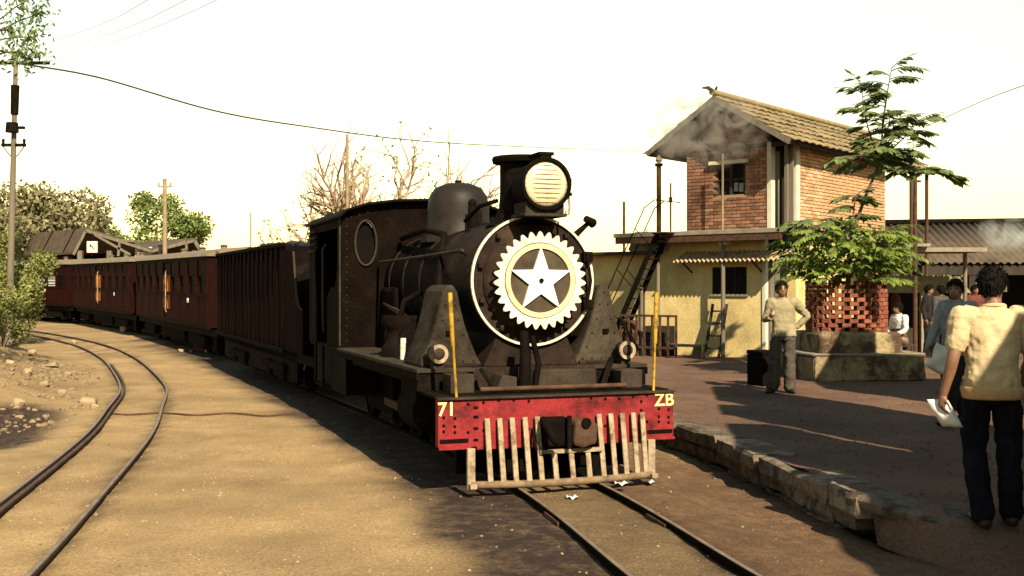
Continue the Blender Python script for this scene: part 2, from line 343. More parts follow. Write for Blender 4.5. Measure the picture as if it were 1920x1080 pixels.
for y in ys:
    for x in xs:
        gv.append((x, y, ground_z(x, y)))
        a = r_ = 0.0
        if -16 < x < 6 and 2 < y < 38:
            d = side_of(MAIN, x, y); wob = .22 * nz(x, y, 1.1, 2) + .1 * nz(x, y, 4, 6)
            if d < 0: a = .95 * sm(-1.62, -1.05, d + wob) * sm(-.30, -.50, d) + .55 * sm(-.62, -.30, d)  # darker band left of the rails, fading outward
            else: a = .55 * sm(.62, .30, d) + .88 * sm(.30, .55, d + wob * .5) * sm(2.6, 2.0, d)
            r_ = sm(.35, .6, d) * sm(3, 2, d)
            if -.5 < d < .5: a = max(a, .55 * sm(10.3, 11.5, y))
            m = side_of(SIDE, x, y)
            if m < -.5: a = max(a, .97 * sm(-.75, -1.3, m + wob) * sm(12.5, 13.4, y + wob) * sm(17.2, 16.2, y + wob * 2.2))  # near-black patch left of the siding
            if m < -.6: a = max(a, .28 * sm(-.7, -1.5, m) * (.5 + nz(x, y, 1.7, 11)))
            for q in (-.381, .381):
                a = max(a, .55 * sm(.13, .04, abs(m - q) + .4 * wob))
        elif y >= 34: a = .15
        darken.append(max(0, min(1, a))); redd.append(r_)
nx = len(xs)
gf = [(j * nx + i, j * nx + i + 1, (j + 1) * nx + i + 1, (j + 1) * nx + i) for j in range(len(ys) - 1) for i in range(nx - 1)]
me = bpy.data.meshes.new('ground'); me.from_pydata(gv, [], gf); me.shade_smooth()
for nm, dat in (('ash', darken), ('red', redd)):
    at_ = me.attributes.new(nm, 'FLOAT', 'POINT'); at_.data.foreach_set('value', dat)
def ground_material(name, sand1, sand2, darkc, redc, amount=1.0):
    m = mat(name, sand1, sand2, 1.6, .95, .0, detail=8)
    N, L = m.node_tree.nodes, m.node_tree.links; b = N['Principled BSDF']
    src = b.inputs['Base Color'].links[0].from_socket; tc = [n for n in N if n.type == 'TEX_COORD'][0]
    def nse(s, d=6):
        n = N.new('ShaderNodeTexNoise'); n.inputs['Scale'].default_value = s; n.inputs['Detail'].default_value = d; n.inputs['Roughness'].default_value = .65; L.new(tc.outputs['Object'], n.inputs['Vector']); return n
    def mixc(fac, a, bcol, mode='MIX'):
        x = N.new('ShaderNodeMix'); x.data_type = 'RGBA'; x.blend_type = mode
        if fac is None: x.inputs[0].default_value = 1
        else: L.new(fac, x.inputs[0])
        L.new(a, x.inputs[6])
        if isinstance(bcol, tuple): x.inputs[7].default_value = (*bcol, 1)
        else: L.new(bcol, x.inputs[7])
        return x.outputs[2]
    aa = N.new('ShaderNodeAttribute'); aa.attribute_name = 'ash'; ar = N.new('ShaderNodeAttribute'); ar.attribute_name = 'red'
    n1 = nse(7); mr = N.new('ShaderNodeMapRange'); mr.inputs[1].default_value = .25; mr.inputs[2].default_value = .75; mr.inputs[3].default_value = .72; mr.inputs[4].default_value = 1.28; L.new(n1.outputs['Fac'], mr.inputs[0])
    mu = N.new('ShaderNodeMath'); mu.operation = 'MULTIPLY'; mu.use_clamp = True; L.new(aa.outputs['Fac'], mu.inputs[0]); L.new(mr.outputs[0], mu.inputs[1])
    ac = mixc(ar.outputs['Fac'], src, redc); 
    x = N.new('ShaderNodeMix'); x.data_type = 'RGBA'; L.new(ar.outputs['Fac'], x.inputs[0]); x.inputs[6].default_value = (*darkc, 1); x.inputs[7].default_value = (*redc, 1)
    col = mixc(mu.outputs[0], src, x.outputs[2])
    g = nse(46, 4); gm = N.new('ShaderNodeMapRange'); gm.inputs[1].default_value = .3; gm.inputs[2].default_value = .7; gm.inputs[3].default_value = .60; gm.inputs[4].default_value = 1.40; L.new(g.outputs['Fac'], gm.inputs[0])
    col = mixc(None, col, gm.outputs[0], 'MULTIPLY')
    g2 = nse(.45, 4); gm2 = N.new('ShaderNodeMapRange'); gm2.inputs[1].default_value = .3; gm2.inputs[2].default_value = .7; gm2.inputs[3].default_value = .72; gm2.inputs[4].default_value = 1.22; L.new(g2.outputs['Fac'], gm2.inputs[0])
    col = mixc(None, col, gm2.outputs[0], 'MULTIPLY')
    L.new(col, b.inputs['Base Color']); b.inputs['Specular IOR Level'].default_value = .15
    hb = nse(38, 6); bp = N.new('ShaderNodeBump'); bp.inputs['Strength'].default_value = .9; bp.inputs['Distance'].default_value = .03; L.new(hb.outputs['Fac'], bp.inputs['Height']); L.new(bp.outputs[0], b.inputs['Normal'])
    return m
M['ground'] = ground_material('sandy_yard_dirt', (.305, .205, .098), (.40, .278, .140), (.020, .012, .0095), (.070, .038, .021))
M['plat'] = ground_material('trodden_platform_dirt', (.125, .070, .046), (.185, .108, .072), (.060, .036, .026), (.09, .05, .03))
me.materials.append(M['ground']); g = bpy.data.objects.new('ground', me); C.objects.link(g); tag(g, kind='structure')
# ------------------------------------------------------------------ rails
RAIL = [(-.055, -.13), (.055, -.13), (.055, -.118), (.009, -.100), (.009, -.034), (.022, -.026), (.022, -.003), (.016, 0), (-.016, 0), (-.022, -.003), (-.022, -.026), (-.009, -.034), (-.009, -.100), (-.055, -.118)]
def sweep(path, prof, dz=0.0):
    b = MB(); n = len(prof); V = []
    for i, p in enumerate(path):
        t = (path[min(i + 1, len(path) - 1)] - path[max(i - 1, 0)]).normalized()
        for u, v in prof: V.append((p.x + t.y * u, p.y - t.x * u, hz(p.y) + v + dz))
    Fc = [(i * n + k, i * n + (k + 1) % n, (i + 1) * n + (k + 1) % n, (i + 1) * n + k) for i in range(len(path) - 1) for k in range(n)]
    Fc += [tuple(range(n)), tuple((len(path) - 1) * n + k for k in range(n))[::-1]]
    return b.add(V, Fc)
HEAD = [(-.017, .0006), (.017, .0006), (.014, .003), (-.014, .003)]
def track(name, path, extra, mrail):
    t = bpy.data.objects.new(name, None); C.objects.link(t); tag(t, kind='structure')
    for d in (-.381, .381):
        r = sweep(offset(path, d), RAIL).build('rail', mrail, t, 35)
        sweep(offset(path, d), HEAD).build('running_surface', M['railhead'], r)
    for d, a, b in extra: sweep(offset(path, d)[a:b], RAIL, -.006).build('check_rail', mrail, t, 35)
    return t
main_track = track('railway_track', MAIN, [], M['iron'])
side_track = track('railway_siding', SIDE, [(-.31, 8, 92)], M['steel'])
for d in ((-.381), (.381)):
    for y0 in (8.6, 6.0):
        p = min(offset(MAIN, d), key=lambda q: abs(q.y - y0)); tg = Vector((-.22, .975, 0))
        MB().box((p.x - .03, p.y, -.055), (.022, .42, .06), Matrix.Rotation(R(12.5), 3, 'Z')).build('fish_plate', M['rust'], main_track)
slp = MB().box((0, 0, 0), (1.35, .2, .1)).mesh('sleeper'); slp.materials.append(M['darkwood'])
acc = 0
for i in range(20, 62):
    p, q = MAIN[i], MAIN[i + 1]; acc += (q - p).length
    if acc > .62:
        acc = 0; a = math.atan2(-(q - p).x, (q - p).y)
        inst(slp, 'sleeper', main_track, (p.x, p.y, -.155 + hz(p.y)), (0, 0, a))
# ------------------------------------------------------------------ platform
pv, pf, pdarken, pred = [], [], [], []
vs = [0, .1, .22, .34] + [.34 + .16 * i for i in range(1, 46)] + [8.5, 10, 12, 15, 20, 28, 45, 90]
yy = [5.2 + .14 * i for i in range(150)] + [26.2 + .8 * i for i in range(20)]
def plat_z(x, y):
    return -.10 + .25 * sm(6.3, 8.3, y + .25 * nz(x, y, .9, 21)) + .014 * nz(x, y, .8, 31) + .010 * nz(x, y, 3, 32) + .005 * nz(x, y, 8, 33)
for y in yy:
    for v in vs:
        e = edge_x(y) + .02; x = e + v + (.0 if v > .4 else .05 * nz(0, y, 2, 4))
        z = plat_z(x, y) + hz(y) * .2
        if v == 0: z = min(z, -.16) if y < 8.3 else z
        if v == .1 and y < 8.3: z -= .05
        pv.append((x, y, z)); pdarken.append(.65 * sm(-.1, .5, nz(x, y, .5, 41))); pred.append(0)
nv = len(vs)
pf = [(j * nv + i, j * nv + i + 1, (j + 1) * nv + i + 1, (j + 1) * nv + i) for j in range(len(yy) - 1) for i in range(nv - 1)]
me = bpy.data.meshes.new('platform'); me.from_pydata(pv, [], pf); me.shade_smooth()
for nm, dat in (('ash', pdarken), ('red', pred)): me.attributes.new(nm, 'FLOAT', 'POINT').data.foreach_set('value', dat)
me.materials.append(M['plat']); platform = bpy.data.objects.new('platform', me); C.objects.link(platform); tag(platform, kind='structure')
# the platform's retaining wall, stone by stone
g2 = random.Random(3)
for course, (zc, hh, dep, out) in enumerate(((.085, .155, .42, .00), (-.075, .155, .34, -.045), (-.225, .14, .34, -.08))):
    y = 8.45 + .15 * course + (.25 if course == 2 else 0)
    while y < 22:
        L = g2.uniform(.42, .72) * (1.0 if course else 1.15); ym = y + L / 2
        x0, x1 = edge_x(y), edge_x(y + L); a = math.atan2(-(x1 - x0), L)
        if not (course == 0 and 10.95 < ym < 11.35):
            b = MB().rock((0, 0, 0), (dep, L - .03, hh - .012), .018, .022, 0, g2)
            b.build('kerb_stone', M['stone'], platform, 25, loc=((x0 + x1) / 2 + .16 + out * -1 + g2.uniform(-.025, .025) - .05, ym, zc + g2.uniform(-.012, .012))).rotation_euler = (g2.uniform(-.03, .03), g2.uniform(-.05, .05), a + g2.uniform(-.04, .04))
        y += L
b = MB().rock((0, 0, 0), (.36, .95, .09), .02, .015, 0, g2); o = b.build('kerb_stone', M['stone'], platform, 50, loc=(2.93, 8.25, .115)); o.rotation_euler = (.04, -.06, R(28))
# grit and pebbles on the yard
gb = MB(); g3 = random.Random(12)
for k in range(4500):
    y = 5.6 + 16 * g3.random() ** 1.6; x = -960 / F * y - .3 + g3.random() * (edge_x(y) + .3 + 960 / F * y)
    d = side_of(MAIN, x, y) if k % 3 == 0 else 2
    if -1.5 < side_of(MAIN, x, y) < 2.2 and g3.random() < .85: continue
    s = g3.choice((.004, .005, .006, .009)) * (1.6 if g3.random() < .06 else 1)
    gb.rock((x, y, ground_z(x, y) + s * .3), (2 * s, 1.6 * s, 1.3 * s), s * .35, s * .25, g3.random() * 3, g3)
M['grit'] = mat('pale_grit', (.19, .13, .065), (.40, .30, .16), 1.3, .9, detail=8, ramp=(.4, .6))
tag(gb.build('grit', M['grit'], fix=False), 'pale grit and pebbles scattered over the sandy yard', 'grit', kind='stuff')
gb = MB()
for k in range(1500):
    y = 6.6 + 14 * g3.random() ** 1.3; x = edge_x(y) + .3 + g3.random() * 6
    s = g3.choice((.006, .009, .012))
    gb.rock((x, y, plat_z(x, y) + s * .3), (2 * s, 1.6 * s, 1.3 * s), s * .35, s * .25, g3.random() * 3, g3)
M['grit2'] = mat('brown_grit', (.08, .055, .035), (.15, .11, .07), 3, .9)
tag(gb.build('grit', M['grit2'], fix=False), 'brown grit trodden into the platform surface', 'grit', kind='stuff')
# rubble bank beyond the curved siding
M['rubble'] = mat('pale_rubble', (.24, .17, .09), (.40, .31, .19), 5, .95, .5, c3=(.14, .09, .055), rnd_obj=.3)
gb = MB()
for k in range(900):
    y = g3.uniform(14.5, 26); m = g3.uniform(.8, 4.5); p = min(SIDE, key=lambda q: abs(q.y - y)); x = p.x - m
    s = g3.choice((.015, .02, .03, .045))
    gb.rock((x, y, ground_z(x, y) + s * .2), (2.2 * s, 1.7 * s, 1.3 * s), s * .4, s * .3, g3.random() * 3, g3)
tag(gb.build('rubble', M['rubble'], fix=False), 'broken stone rubble on the bank outside the curved siding', 'rubble', kind='stuff')
for k, (px, py, s, fl) in enumerate([(98, 683, .26, .5), (60, 668, .20, .6), (116, 724, .18, .6), (165, 735, .24, .5), (35, 745, .16, .8), (140, 640, .15, .6), (82, 715, .17, .7), (50, 700, .22, .5), (128, 690, .14, .7), (18, 690, .2, .6), (70, 640, .16, .7), (178, 742, .13, .6)]):
    Y = 1.62 * F / (py - 540); x = (px - 960) / F * Y
    o = MB().rock((0, 0, 0), (s, s * .8, s * fl), s * .16, s * .1, 0, g3).build('stone', M['rubble'], None, 60, loc=(x, Y, ground_z(x, Y) + s * fl * .3)); o.rotation_euler = (g3.uniform(-.2, .2), g3.uniform(-.2, .2), g3.random() * 3)
    tag(o, 'pale broken stone on the rubble bank outside the curved siding', 'stone', 'stones on the rubble bank')
# small things on the ground
for nm, lab, px, py, dx in (('paper_scrap', 'white paper scrap on the dirt just below the bars of the cowcatcher', 1073, 903, .10), ('paper_scrap', 'white paper scrap on the outer rail beside the cowcatcher', 1165, 922, .12), ('paper_scrap', 'white paper scrap on the dirt between the track and the platform wall', 1218, 906, .09)):
    Y = 9.62 if px == 1073 else 1.80 * F / (py - 540); x = (px - 960) / F * Y
    b = MB(); n = 4
    for i in range(n + 1):
        for j in range(3): b.v.append((x + dx * (i / n - .5), Y + .05 * (j - 1), max(ground_z(x, Y), 0 if 'rail' in lab else -9) + .02 + .018 * math.sin(2.2 * i + j)))
    b.f = [(i * 3 + j, i * 3 + j + 1, (i + 1) * 3 + j + 1, (i + 1) * 3 + j) for i in range(n) for j in range(2)]
    o = b.build(nm, M['paper'], None, 80); s_ = o.modifiers.new('t', 'SOLIDIFY'); s_.thickness = .003; tag(o, lab, 'paper')
pts = []  # thin brown tube following a line across the ground
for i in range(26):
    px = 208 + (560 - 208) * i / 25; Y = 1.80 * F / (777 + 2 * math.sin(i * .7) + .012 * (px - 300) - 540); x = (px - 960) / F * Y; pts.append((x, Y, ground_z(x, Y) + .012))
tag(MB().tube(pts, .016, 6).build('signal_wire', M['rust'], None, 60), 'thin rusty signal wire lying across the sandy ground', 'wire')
# ------------------------------------------------------------------ locomotive (local: x to the right seen from the front, y backwards from the buffer beam, z up from the rail)
HEADING = R(19.5)
loco = thing('steam_locomotive', 'black steam locomotive with a white star on its smokebox and a red buffer beam', 'locomotive', (.43, 10.0, 0), HEADING)
def part(b, name, m, parent=loco, smooth=None, bevel=0): return b.build(name, M[m], parent, smooth, bevel)
yb = lambda u, v, w_: Vector((u, w_, v))          # outline in x-z, depth in y
xb = lambda u, v, w_: Vector((w_, u, v))          # outline in y-z, depth in x
# buffer beam
beam = part(MB().prism([(-1.13, .36), (-.78, .36), (-.78, .33), (.78, .33), (.78, .36), (1.13, .36), (1.13, .775), (-1.13, .775)], yb, 0, .09), 'buffer_beam', 'beam', bevel=.006)
for sx in (-1, 1):
    part(MB().b2(sx * 1.115 - .001, sx * .86, -.012, .02, .405, .435), 'pocket', 'black', beam)
    part(MB().b2(sx * 1.13, sx * .84, -.035, 0, .345, .372), 'lip', 'beam', beam, bevel=.004)
rv = MB()
for x in (-1.08, -.98, -.86, -.72, -.58, -.44, -.30, .3, .44, .58, .72, .86, .98, 1.08):
    for z in ((.745, .50) if abs(x) < .9 else (.62, .55, .50)): rv.ball((x, -.002, z + .012 * math.sin(9 * x)), (.014, .010, .014), 8, 5)
for x in (-.80, -.78, .80):
    for z in (.42, .52, .62, .70): rv.ball((x, -.002, z), (.014, .010, .014), 8, 5)
tag(part(rv, 'rivet_rows', 'iron', beam, 60), kind='stuff')
text('71', .165, .003, 'lettering', M['letter'], beam, (-1.055, -.006, .69), (R(90), 0, 0))
text('Z', .165, .003, 'lettering', M['letter'], beam, (.985, -.006, .705), (R(90), 0, 0))
text('B', .165, .003, 'lettering', M['letter'], beam, (1.085, -.006, .705), (R(90), 0, 0))
part(MB().b2(-1.13, 1.13, .09, .62, .775, .80), 'front_platform', 'iron', bevel=.004)
part(MB().b2(-1.14, 1.14, -.03, .06, .776, .792), 'beam_top_strip', 'dustgrey', beam)
# cow catcher
cc = part(MB().tube([(-.86 + .172 * i, -.09 - .045 * (1 - ((i - 5) / 5) ** 2), .045 - .015 * (1 - ((i - 5) / 5) ** 2)) for i in range(11)], .034, 8), 'cowcatcher_foot_rail', 'footrail', smooth=50)
foot = lambda x: -.09 - .045 * (1 - (x / .86) ** 2)
for x in (-.70, -.585, -.47, -.35, -.235, .36, .475, .59, .70, .79):
    part(MB().bar((x, -.035, .605), (x + .012, foot(x), .05), .048, .026, (0, 1, 0)), 'cowcatcher_bar', 'bars', bevel=.006)
for x in (-.10, .06, .22): part(MB().bar((x, -.105, .30), (x + .012, foot(x), .05), .048, .026, (0, 1, 0)), 'cowcatcher_bar', 'bars', bevel=.006)
part(MB().b2(-.24, .36, -.13, -.09, .285, .318), 'cowcatcher_cross_bar', 'bars')
for sx in (-1, 1): part(MB().b2(sx * .86 - .035, sx * .86 + .035, -.10, -.06, .0, .36).b2(sx * .86 - .03, sx * .86 + .03, -.17, -.06, .02, .06), 'guard_iron', 'bars', bevel=.004)
# coupler
cp = part(MB().prism([(.04, .36), (.14, .33), (.27, .37), (.28, .54), (.20, .585), (.06, .57)], yb, -.22, 0), 'coupler', 'rust', bevel=.03)
part(MB().b2(-.20, .035, -.14, .0, .34, .60), 'coupler_socket', 'black', cp, bevel=.03)
part(MB().tube([(-.20, -.10, .58), (-.22, -.24, .55), (-.19, -.30, .45), (-.12, -.27, .38)], [.035, .04, .04, .03], 10), 'coupler_jaw', 'black', cp, 60)
part(MB().cyl((.155, -.225, .555), (.155, -.24, .555), .045, n=14), 'coupler_eye', 'black', cp, 40)
part(MB().cyl((.01, -.19, .33), (.01, -.19, .62), .022, n=10), 'coupler_pin', 'iron', cp, 40)
part(MB().tube([(-.27, -.02, .50), (-.28, -.09, .40), (-.26, -.10, .32)], .012, 6), 'safety_chain', 'iron', cp, 60)
part(MB().b2(-.84, .84, .42, .50, .06, .46), 'pony_truck_plate', 'black'); part(MB().b2(-.50, .50, .16, .42, .10, .40), 'drag_box', 'black')
# yellow flag rods
for sx, lean in ((-1, -.06), (1, .03)):
    part(MB().tube([(sx * .95, .05, .79), (sx * .95 + lean * .5, .05, 1.22), (sx * .95 + lean * .55, .05, 1.23), (sx * .95 + lean, .05, 1.70)], [.013, .013, .020, .022], 8), 'flag_rod', 'yellow', smooth=50)
# front footplate clutter
for sx in (-1, 1): part(MB().b2(sx * 1.15, sx * .60, .62, .70, .80, .985), 'step_riser', 'iron')
for sx in (-1, 1):
    part(MB().b2(sx * 1.16, sx * .60, .60, 4.5, .965, 1.0), 'running_board', 'dustgrey', bevel=.004)
    part(MB().b2(sx * 1.165, sx * 1.145, .60, 4.5, .90, .964), 'valance', 'iron')
    part(MB().b2(sx * .94, sx * .72, .26, .52, .80, .97), 'tool_box', 'dustgrey', bevel=.01)
part(MB().b2(-.62, .62, .60, 1.0, .80, 1.0).prism([(-.48, 1.0), (.48, 1.0), (.34, 1.32), (-.34, 1.32)], yb, .72, 1.9), 'saddle', 'smokebox', bevel=.01)
part(MB().tube([(-.70, .16, .84), (.72, .16, .84)], .022, 8), 'coupling_bar', 'rust', smooth=50)
part(MB().tube([(-.22, .32, .80), (-.22, .30, 1.15), (-.20, .40, 1.33)], [.06, .05, .04], 10).tube([(-.13, .30, .80), (-.10, .28, 1.05), (-.14, .34, 1.30)], [.03, .03, .028], 8), 'lamp_iron_pipe', 'black', smooth=50)
part(MB().tube([(-.52, .25, .81), (-.60, .45, 1.0)], .02, 6), 'stay_rod', 'iron'); part(MB().tube([(.52, .25, .81), (.78, .62, 1.05)], .03, 6), 'stay_rod', 'iron')
part(MB().prism([(-.50, .805), (-.30, .805), (-.30, .93), (-.44, .95)], yb, .30, .58), 'valve_cover', 'dustgrey', bevel=.01); part(MB().prism([(-.05, .805), (.55, .805), (.52, .98), (-.03, .98)], yb, .42, .59), 'valve_cover', 'dustgrey', bevel=.01)
# marker lamps on the running boards
for sx in (-1, 1):
    l = part(MB().lathe([(.0, .14), (.06, .14), (.085, .10), (.085, .0), (.07, -.01)], (sx * .95, .62, 1.135), (0, 1, 0), 20).b2(sx * .95 - .05, sx * .95 + .05, .64, .74, .985, 1.06), 'marker_lamp', 'dustgrey', smooth=40)
    part(MB().ring((sx * .95, .60, 1.135), (0, 1, 0), .055, .088, .025, 24), 'lamp_rim', 'bars', l, 40)
    part(MB().ball((sx * .95, .615, 1.135), (.056, .03, .056), 16, 8), 'lamp_glass', 'dustgrey', l, 60)
# steam pipe casings flanking the smokebox
for sx in (-1, 1):
    P = [(.46, 1.0), (1.08, 1.0), (1.06, 1.08), (.99, 1.22), (.93, 1.40), (.89, 1.58), (.86, 1.71), (.81, 1.77), (.75, 1.77), (.71, 1.70), (.68, 1.56), (.64, 1.40), (.58, 1.24), (.52, 1.10)]
    c_ = part(MB().prism([(sx * u, v) for u, v in P], yb, .80, 1.45), 'steam_pipe_casing', 'casing', bevel=.03)
    part(MB().b2(sx * .80 - .03, sx * .80 + .03, .775, .80, 1.30, 1.34), 'casing_latch', 'black', c_)
    rv = MB()
    for k, (u, v) in enumerate(((.56, 1.05), (.66, 1.05), (.76, 1.05), (.86, 1.05), (.96, 1.05), (.95, 1.18), (.90, 1.30), (.86, 1.44), (.83, 1.58), (.79, 1.70), (.74, 1.58), (.71, 1.44), (.66, 1.30), (.60, 1.17))): rv.ball((sx * u, .797, v), (.011, .008, .011), 6, 4)
    tag(part(rv, 'casing_rivets', 'smokebox', c_, 60), kind='stuff')
    part(MB().b2(sx * .52, sx * 1.03, .775, .80, 1.005, 1.03), 'casing_foot_strip', 'smokebox', c_)
# smokebox, boiler
ZC = 1.81
part(MB().lathe([(.60, 0), (.615, .02), (.615, 1.25), (.60, 1.27)], (0, .70, ZC), (0, 1, 0), 48), 'smokebox', 'smokebox', smooth=35)
part(MB().lathe([(.565, 0), (.565, 2.6)], (0, 1.95, ZC), (0, 1, 0), 48), 'boiler', 'black', smooth=35)
for y in (2.0, 2.75, 3.5, 4.2): part(MB().ring((0, y, ZC), (0, 1, 0), .555, .575, .05, 48), 'boiler_band', 'smokebox', smooth=35)
part(MB().ring((0, .672, ZC), (0, 1, 0), .600, .622, .03, 64), 'white_rim', 'white', smooth=40)
door = part(MB().lathe([(.0, -.10), (.20, -.095), (.36, -.07), (.46, -.03), (.50, .02), (.50, .05)], (0, .66, ZC), (0, 1, 0), 48), 'smokebox_door', 'smokebox', smooth=35)
part(MB().lathe([(.0, 0), (.32, 0), (.32, .02), (.0, .02)], (0, .500, ZC), (0, 1, 0), 48), 'emblem_disc', 'emblem', door, 35)
part(MB().ring((0, .482, ZC), (0, 1, 0), .300, .348, .03, 64), 'emblem_ring', 'cream_ring', door, 40)
NT = 31; gp = []
for k in range(NT):
    for f_, r_ in ((-.42, .410), (-.17, .449), (.0, .461), (.17, .449), (.42, .410)):
        t = 2 * math.pi * (k + f_) / NT; gp.append((r_ * math.sin(t), ZC + r_ * math.cos(t)))
gm = MB(); n_ = len(gp); inner = [(.356 * math.sin(math.atan2(u, v - ZC)), ZC + .356 * math.cos(math.atan2(u, v - ZC))) for u, v in gp]
V = [(u, .490, v) for u, v in gp] + [(u, .490, v) for u, v in inner] + [(u, .512, v) for u, v in gp] + [(u, .512, v) for u, v in inner]
gm.add(V, [(i, (i + 1) % n_, n_ + (i + 1) % n_, n_ + i) for i in range(n_)] + [(i, (i + 1) % n_, 2 * n_ + (i + 1) % n_, 2 * n_ + i) for i in range(n_)] + [(2 * n_ + i, 2 * n_ + (i + 1) % n_, 3 * n_ + (i + 1) % n_, 3 * n_ + i) for i in range(n_)] + [(n_ + i, n_ + (i + 1) % n_, 3 * n_ + (i + 1) % n_, 3 * n_ + i) for i in range(n_)])
part(gm, 'emblem_toothed_wheel', 'white', door)
part(MB().ring((0, .512, ZC), (0, 1, 0), .33, .40, .05, 48), 'emblem_back_ring', 'smokebox', door, 40)
sp = []
for k in range(10):
    r_ = .312 if k % 2 == 0 else .124; t = math.pi * k / 5; sp.append((r_ * math.sin(t), ZC + r_ * math.cos(t)))
part(MB().prism(sp, yb, .470, .4995), 'emblem_star', 'starwhite', door)
part(MB().cyl((0, .455, ZC), (0, .472, ZC), .022, n=14), 'door_bolt', 'black', door)
for a in (38, 75, 105, 142, -40, -75, -110, -145):
    t = R(a); part(MB().box((.545 * math.sin(t), .675, ZC + .545 * math.cos(t)), (.05, .05, .05)), 'door_dog', 'smokebox', door, bevel=.008)
part(MB().tube([(.52, .62, ZC + .28), (.56, .60, ZC), (.52, .62, ZC - .28)], .014, 6), 'door_hinge', 'iron', door, 50)
for z in (ZC + .23, ZC - .23): part(MB().b2(.50, .60, .63, .69, z - .05, z + .05), 'hinge_bracket', 'iron', door, bevel=.01)
rv = MB()
for y in (.80, 1.88):
    for k in range(44):
        t = 2 * math.pi * k / 44; rv.ball((.616 * math.sin(t), y, ZC + .616 * math.cos(t)), (.011, .011, .011), 6, 4)
tag(part(rv, 'smokebox_rivets', 'smokebox', loco, 60), kind='stuff')
rv = MB()
for k in range(17):
    rv.ball((-1.04, 4.495, 1.08 + .095 * k), (.009, .007, .009), 6, 4).ball((1.04, 4.495, 1.08 + .095 * k), (.009, .007, .009), 6, 4)
for k in range(20): rv.ball((-.98 + .103 * k, 4.495, 2.62 + .16 * (1 - ((k - 9.5) / 9.5) ** 2)), (.009, .007, .009), 6, 4)
tag(part(rv, 'cab_rivets', 'dustgrey', loco, 60), kind='stuff')
# chimney, headlamp, dome
part(MB().lathe([(.36, -.02), (.27, .05), (.225, .16), (.215, .30), (.215, .58), (.285, .595), (.295, .63), (.285, .655), (.20, .66), (.19, .40)], (0, 1.0, 2.36), (0, 0, 1), 36), 'chimney', 'black', smooth=35)
hl = part(MB().lathe([(.0, .42), (.17, .42), (.215, .36), (.22, .05), (.245, .03), (.245, -.02), (.215, -.02), (.215, .03)], (0, .34, 2.70), (0, 1, 0), 40), 'headlamp', 'black', smooth=35)
part(MB().lathe([(.0, -.035), (.11, -.028), (.18, -.012), (.216, .012), (.216, .03)], (0, .345, 2.70), (0, 1, 0), 36), 'headlamp_lens', 'lens', hl, 60)
for k in range(9):
    z = -.17 + .0425 * k; hw = math.sqrt(max(.0, .208 ** 2 - z * z)); yy_ = .345 - .035 * (1 - (z / .216) ** 2) - .006
    part(MB().tube([(-hw, .352, 2.70 + z), (-hw * .5, yy_ + .008, 2.70 + z), (0, yy_, 2.70 + z), (hw * .5, yy_ + .008, 2.70 + z), (hw, .352, 2.70 + z)], .0042, 6), 'lens_rib', 'lensbar', hl)
part(MB().b2(-.055, .055, .34, .62, 2.925, 2.965).b2(-.075, .075, .33, .64, 2.965, 2.995), 'headlamp_vent', 'iron', hl, bevel=.006)
part(MB().b2(-.21, .21, .34, .74, 2.40, 2.43).b2(-.19, .19, .37, .70, 2.43, 2.535), 'headlamp_bracket', 'casing', hl, bevel=.008)
part(MB().tube([(.25, .42, 2.62), (.265, .42, 2.50), (.25, .40, 2.43), (.21, .40, 2.41), (.22, .40, 2.46)], .012, 6), 'lamp_conduit', 'bars', hl, 50)
part(MB().b2(.235, .27, .38, .42, 2.72, 2.76).b2(.235, .275, .38, .43, 2.60, 2.63), 'lamp_catch', 'iron', hl)
part(MB().lathe([(.46, -.10), (.40, -.02), (.365, .06), (.355, .18), (.355, .33), (.335, .44), (.27, .535), (.15, .585), (.0, .60)], (0, 3.15, 2.36), (0, 0, 1), 40), 'steam_dome', 'dome', smooth=60)
part(MB().cyl((0, 3.15, 2.955), (0, 3.15, 2.985), .04, n=10), 'dome_nut', 'iron')
# pipes, handrails, fittings
for sx in (-1, 1):
    part(MB().tube([(sx * .62, .95, 2.10), (sx * .62, 2.4, 2.08), (sx * .64, 4.4, 2.06)], .017, 8), 'handrail', 'dustgrey', smooth=50)
    for y in (1.0, 2.2, 3.4): part(MB().tube([(sx * .55, y, 2.05), (sx * .625, y, 2.09)], .014, 6), 'rail_knob', 'iron')
part(MB().tube([(-.36, 4.4, 2.36), (-.44, 3.0, 2.40), (-.50, 2.0, 2.30), (-.66, 1.6, 1.9), (-.72, 1.5, 1.5)], .035, 8), 'steam_pipe', 'iron', smooth=60)
part(MB().tube([(-.60, 4.3, 1.55), (-.63, 3.2, 1.42), (-.66, 2.4, 1.30), (-.72, 2.1, 1.02)], .028, 8), 'injector_pipe', 'rust', smooth=60)
part(MB().tube([(-.30, 1.9, 2.44), (-.34, 1.3, 2.55), (-.20, 1.15, 2.60)], .022, 8), 'blower_pipe', 'iron', smooth=60)
part(MB().cyl((-.16, 2.1, 2.36), (-.16, 2.1, 2.62), .06, .045, 12).ball((-.16, 2.1, 2.64), .05, 10, 6), 'sand_valve', 'black', smooth=50)
part(MB().cyl((.05, 2.55, 2.34), (.05, 2.55, 2.60), .05, .04, 10).cyl((-.08, 2.5, 2.34), (-.08, 2.5, 2.55), .04, .035, 10), 'safety_valve', 'iron', smooth=50)
part(MB().tube([(.54, .95, 2.26), (.66, .90, 2.38)], [.035, .022], 8).cyl((.62, .86, 2.42), (.72, .92, 2.38), .035, .05, 10), 'whistle', 'iron', smooth=50)
part(MB().cyl((-.72, 2.35, 1.20), (-.72, 3.1, 1.20), .17, n=20), 'air_reservoir', 'black', smooth=40)
part(MB().ball((-.86, 1.35, 1.10), (.14, .20, .12), 14, 8), 'lubricator', 'dustgrey', smooth=60)
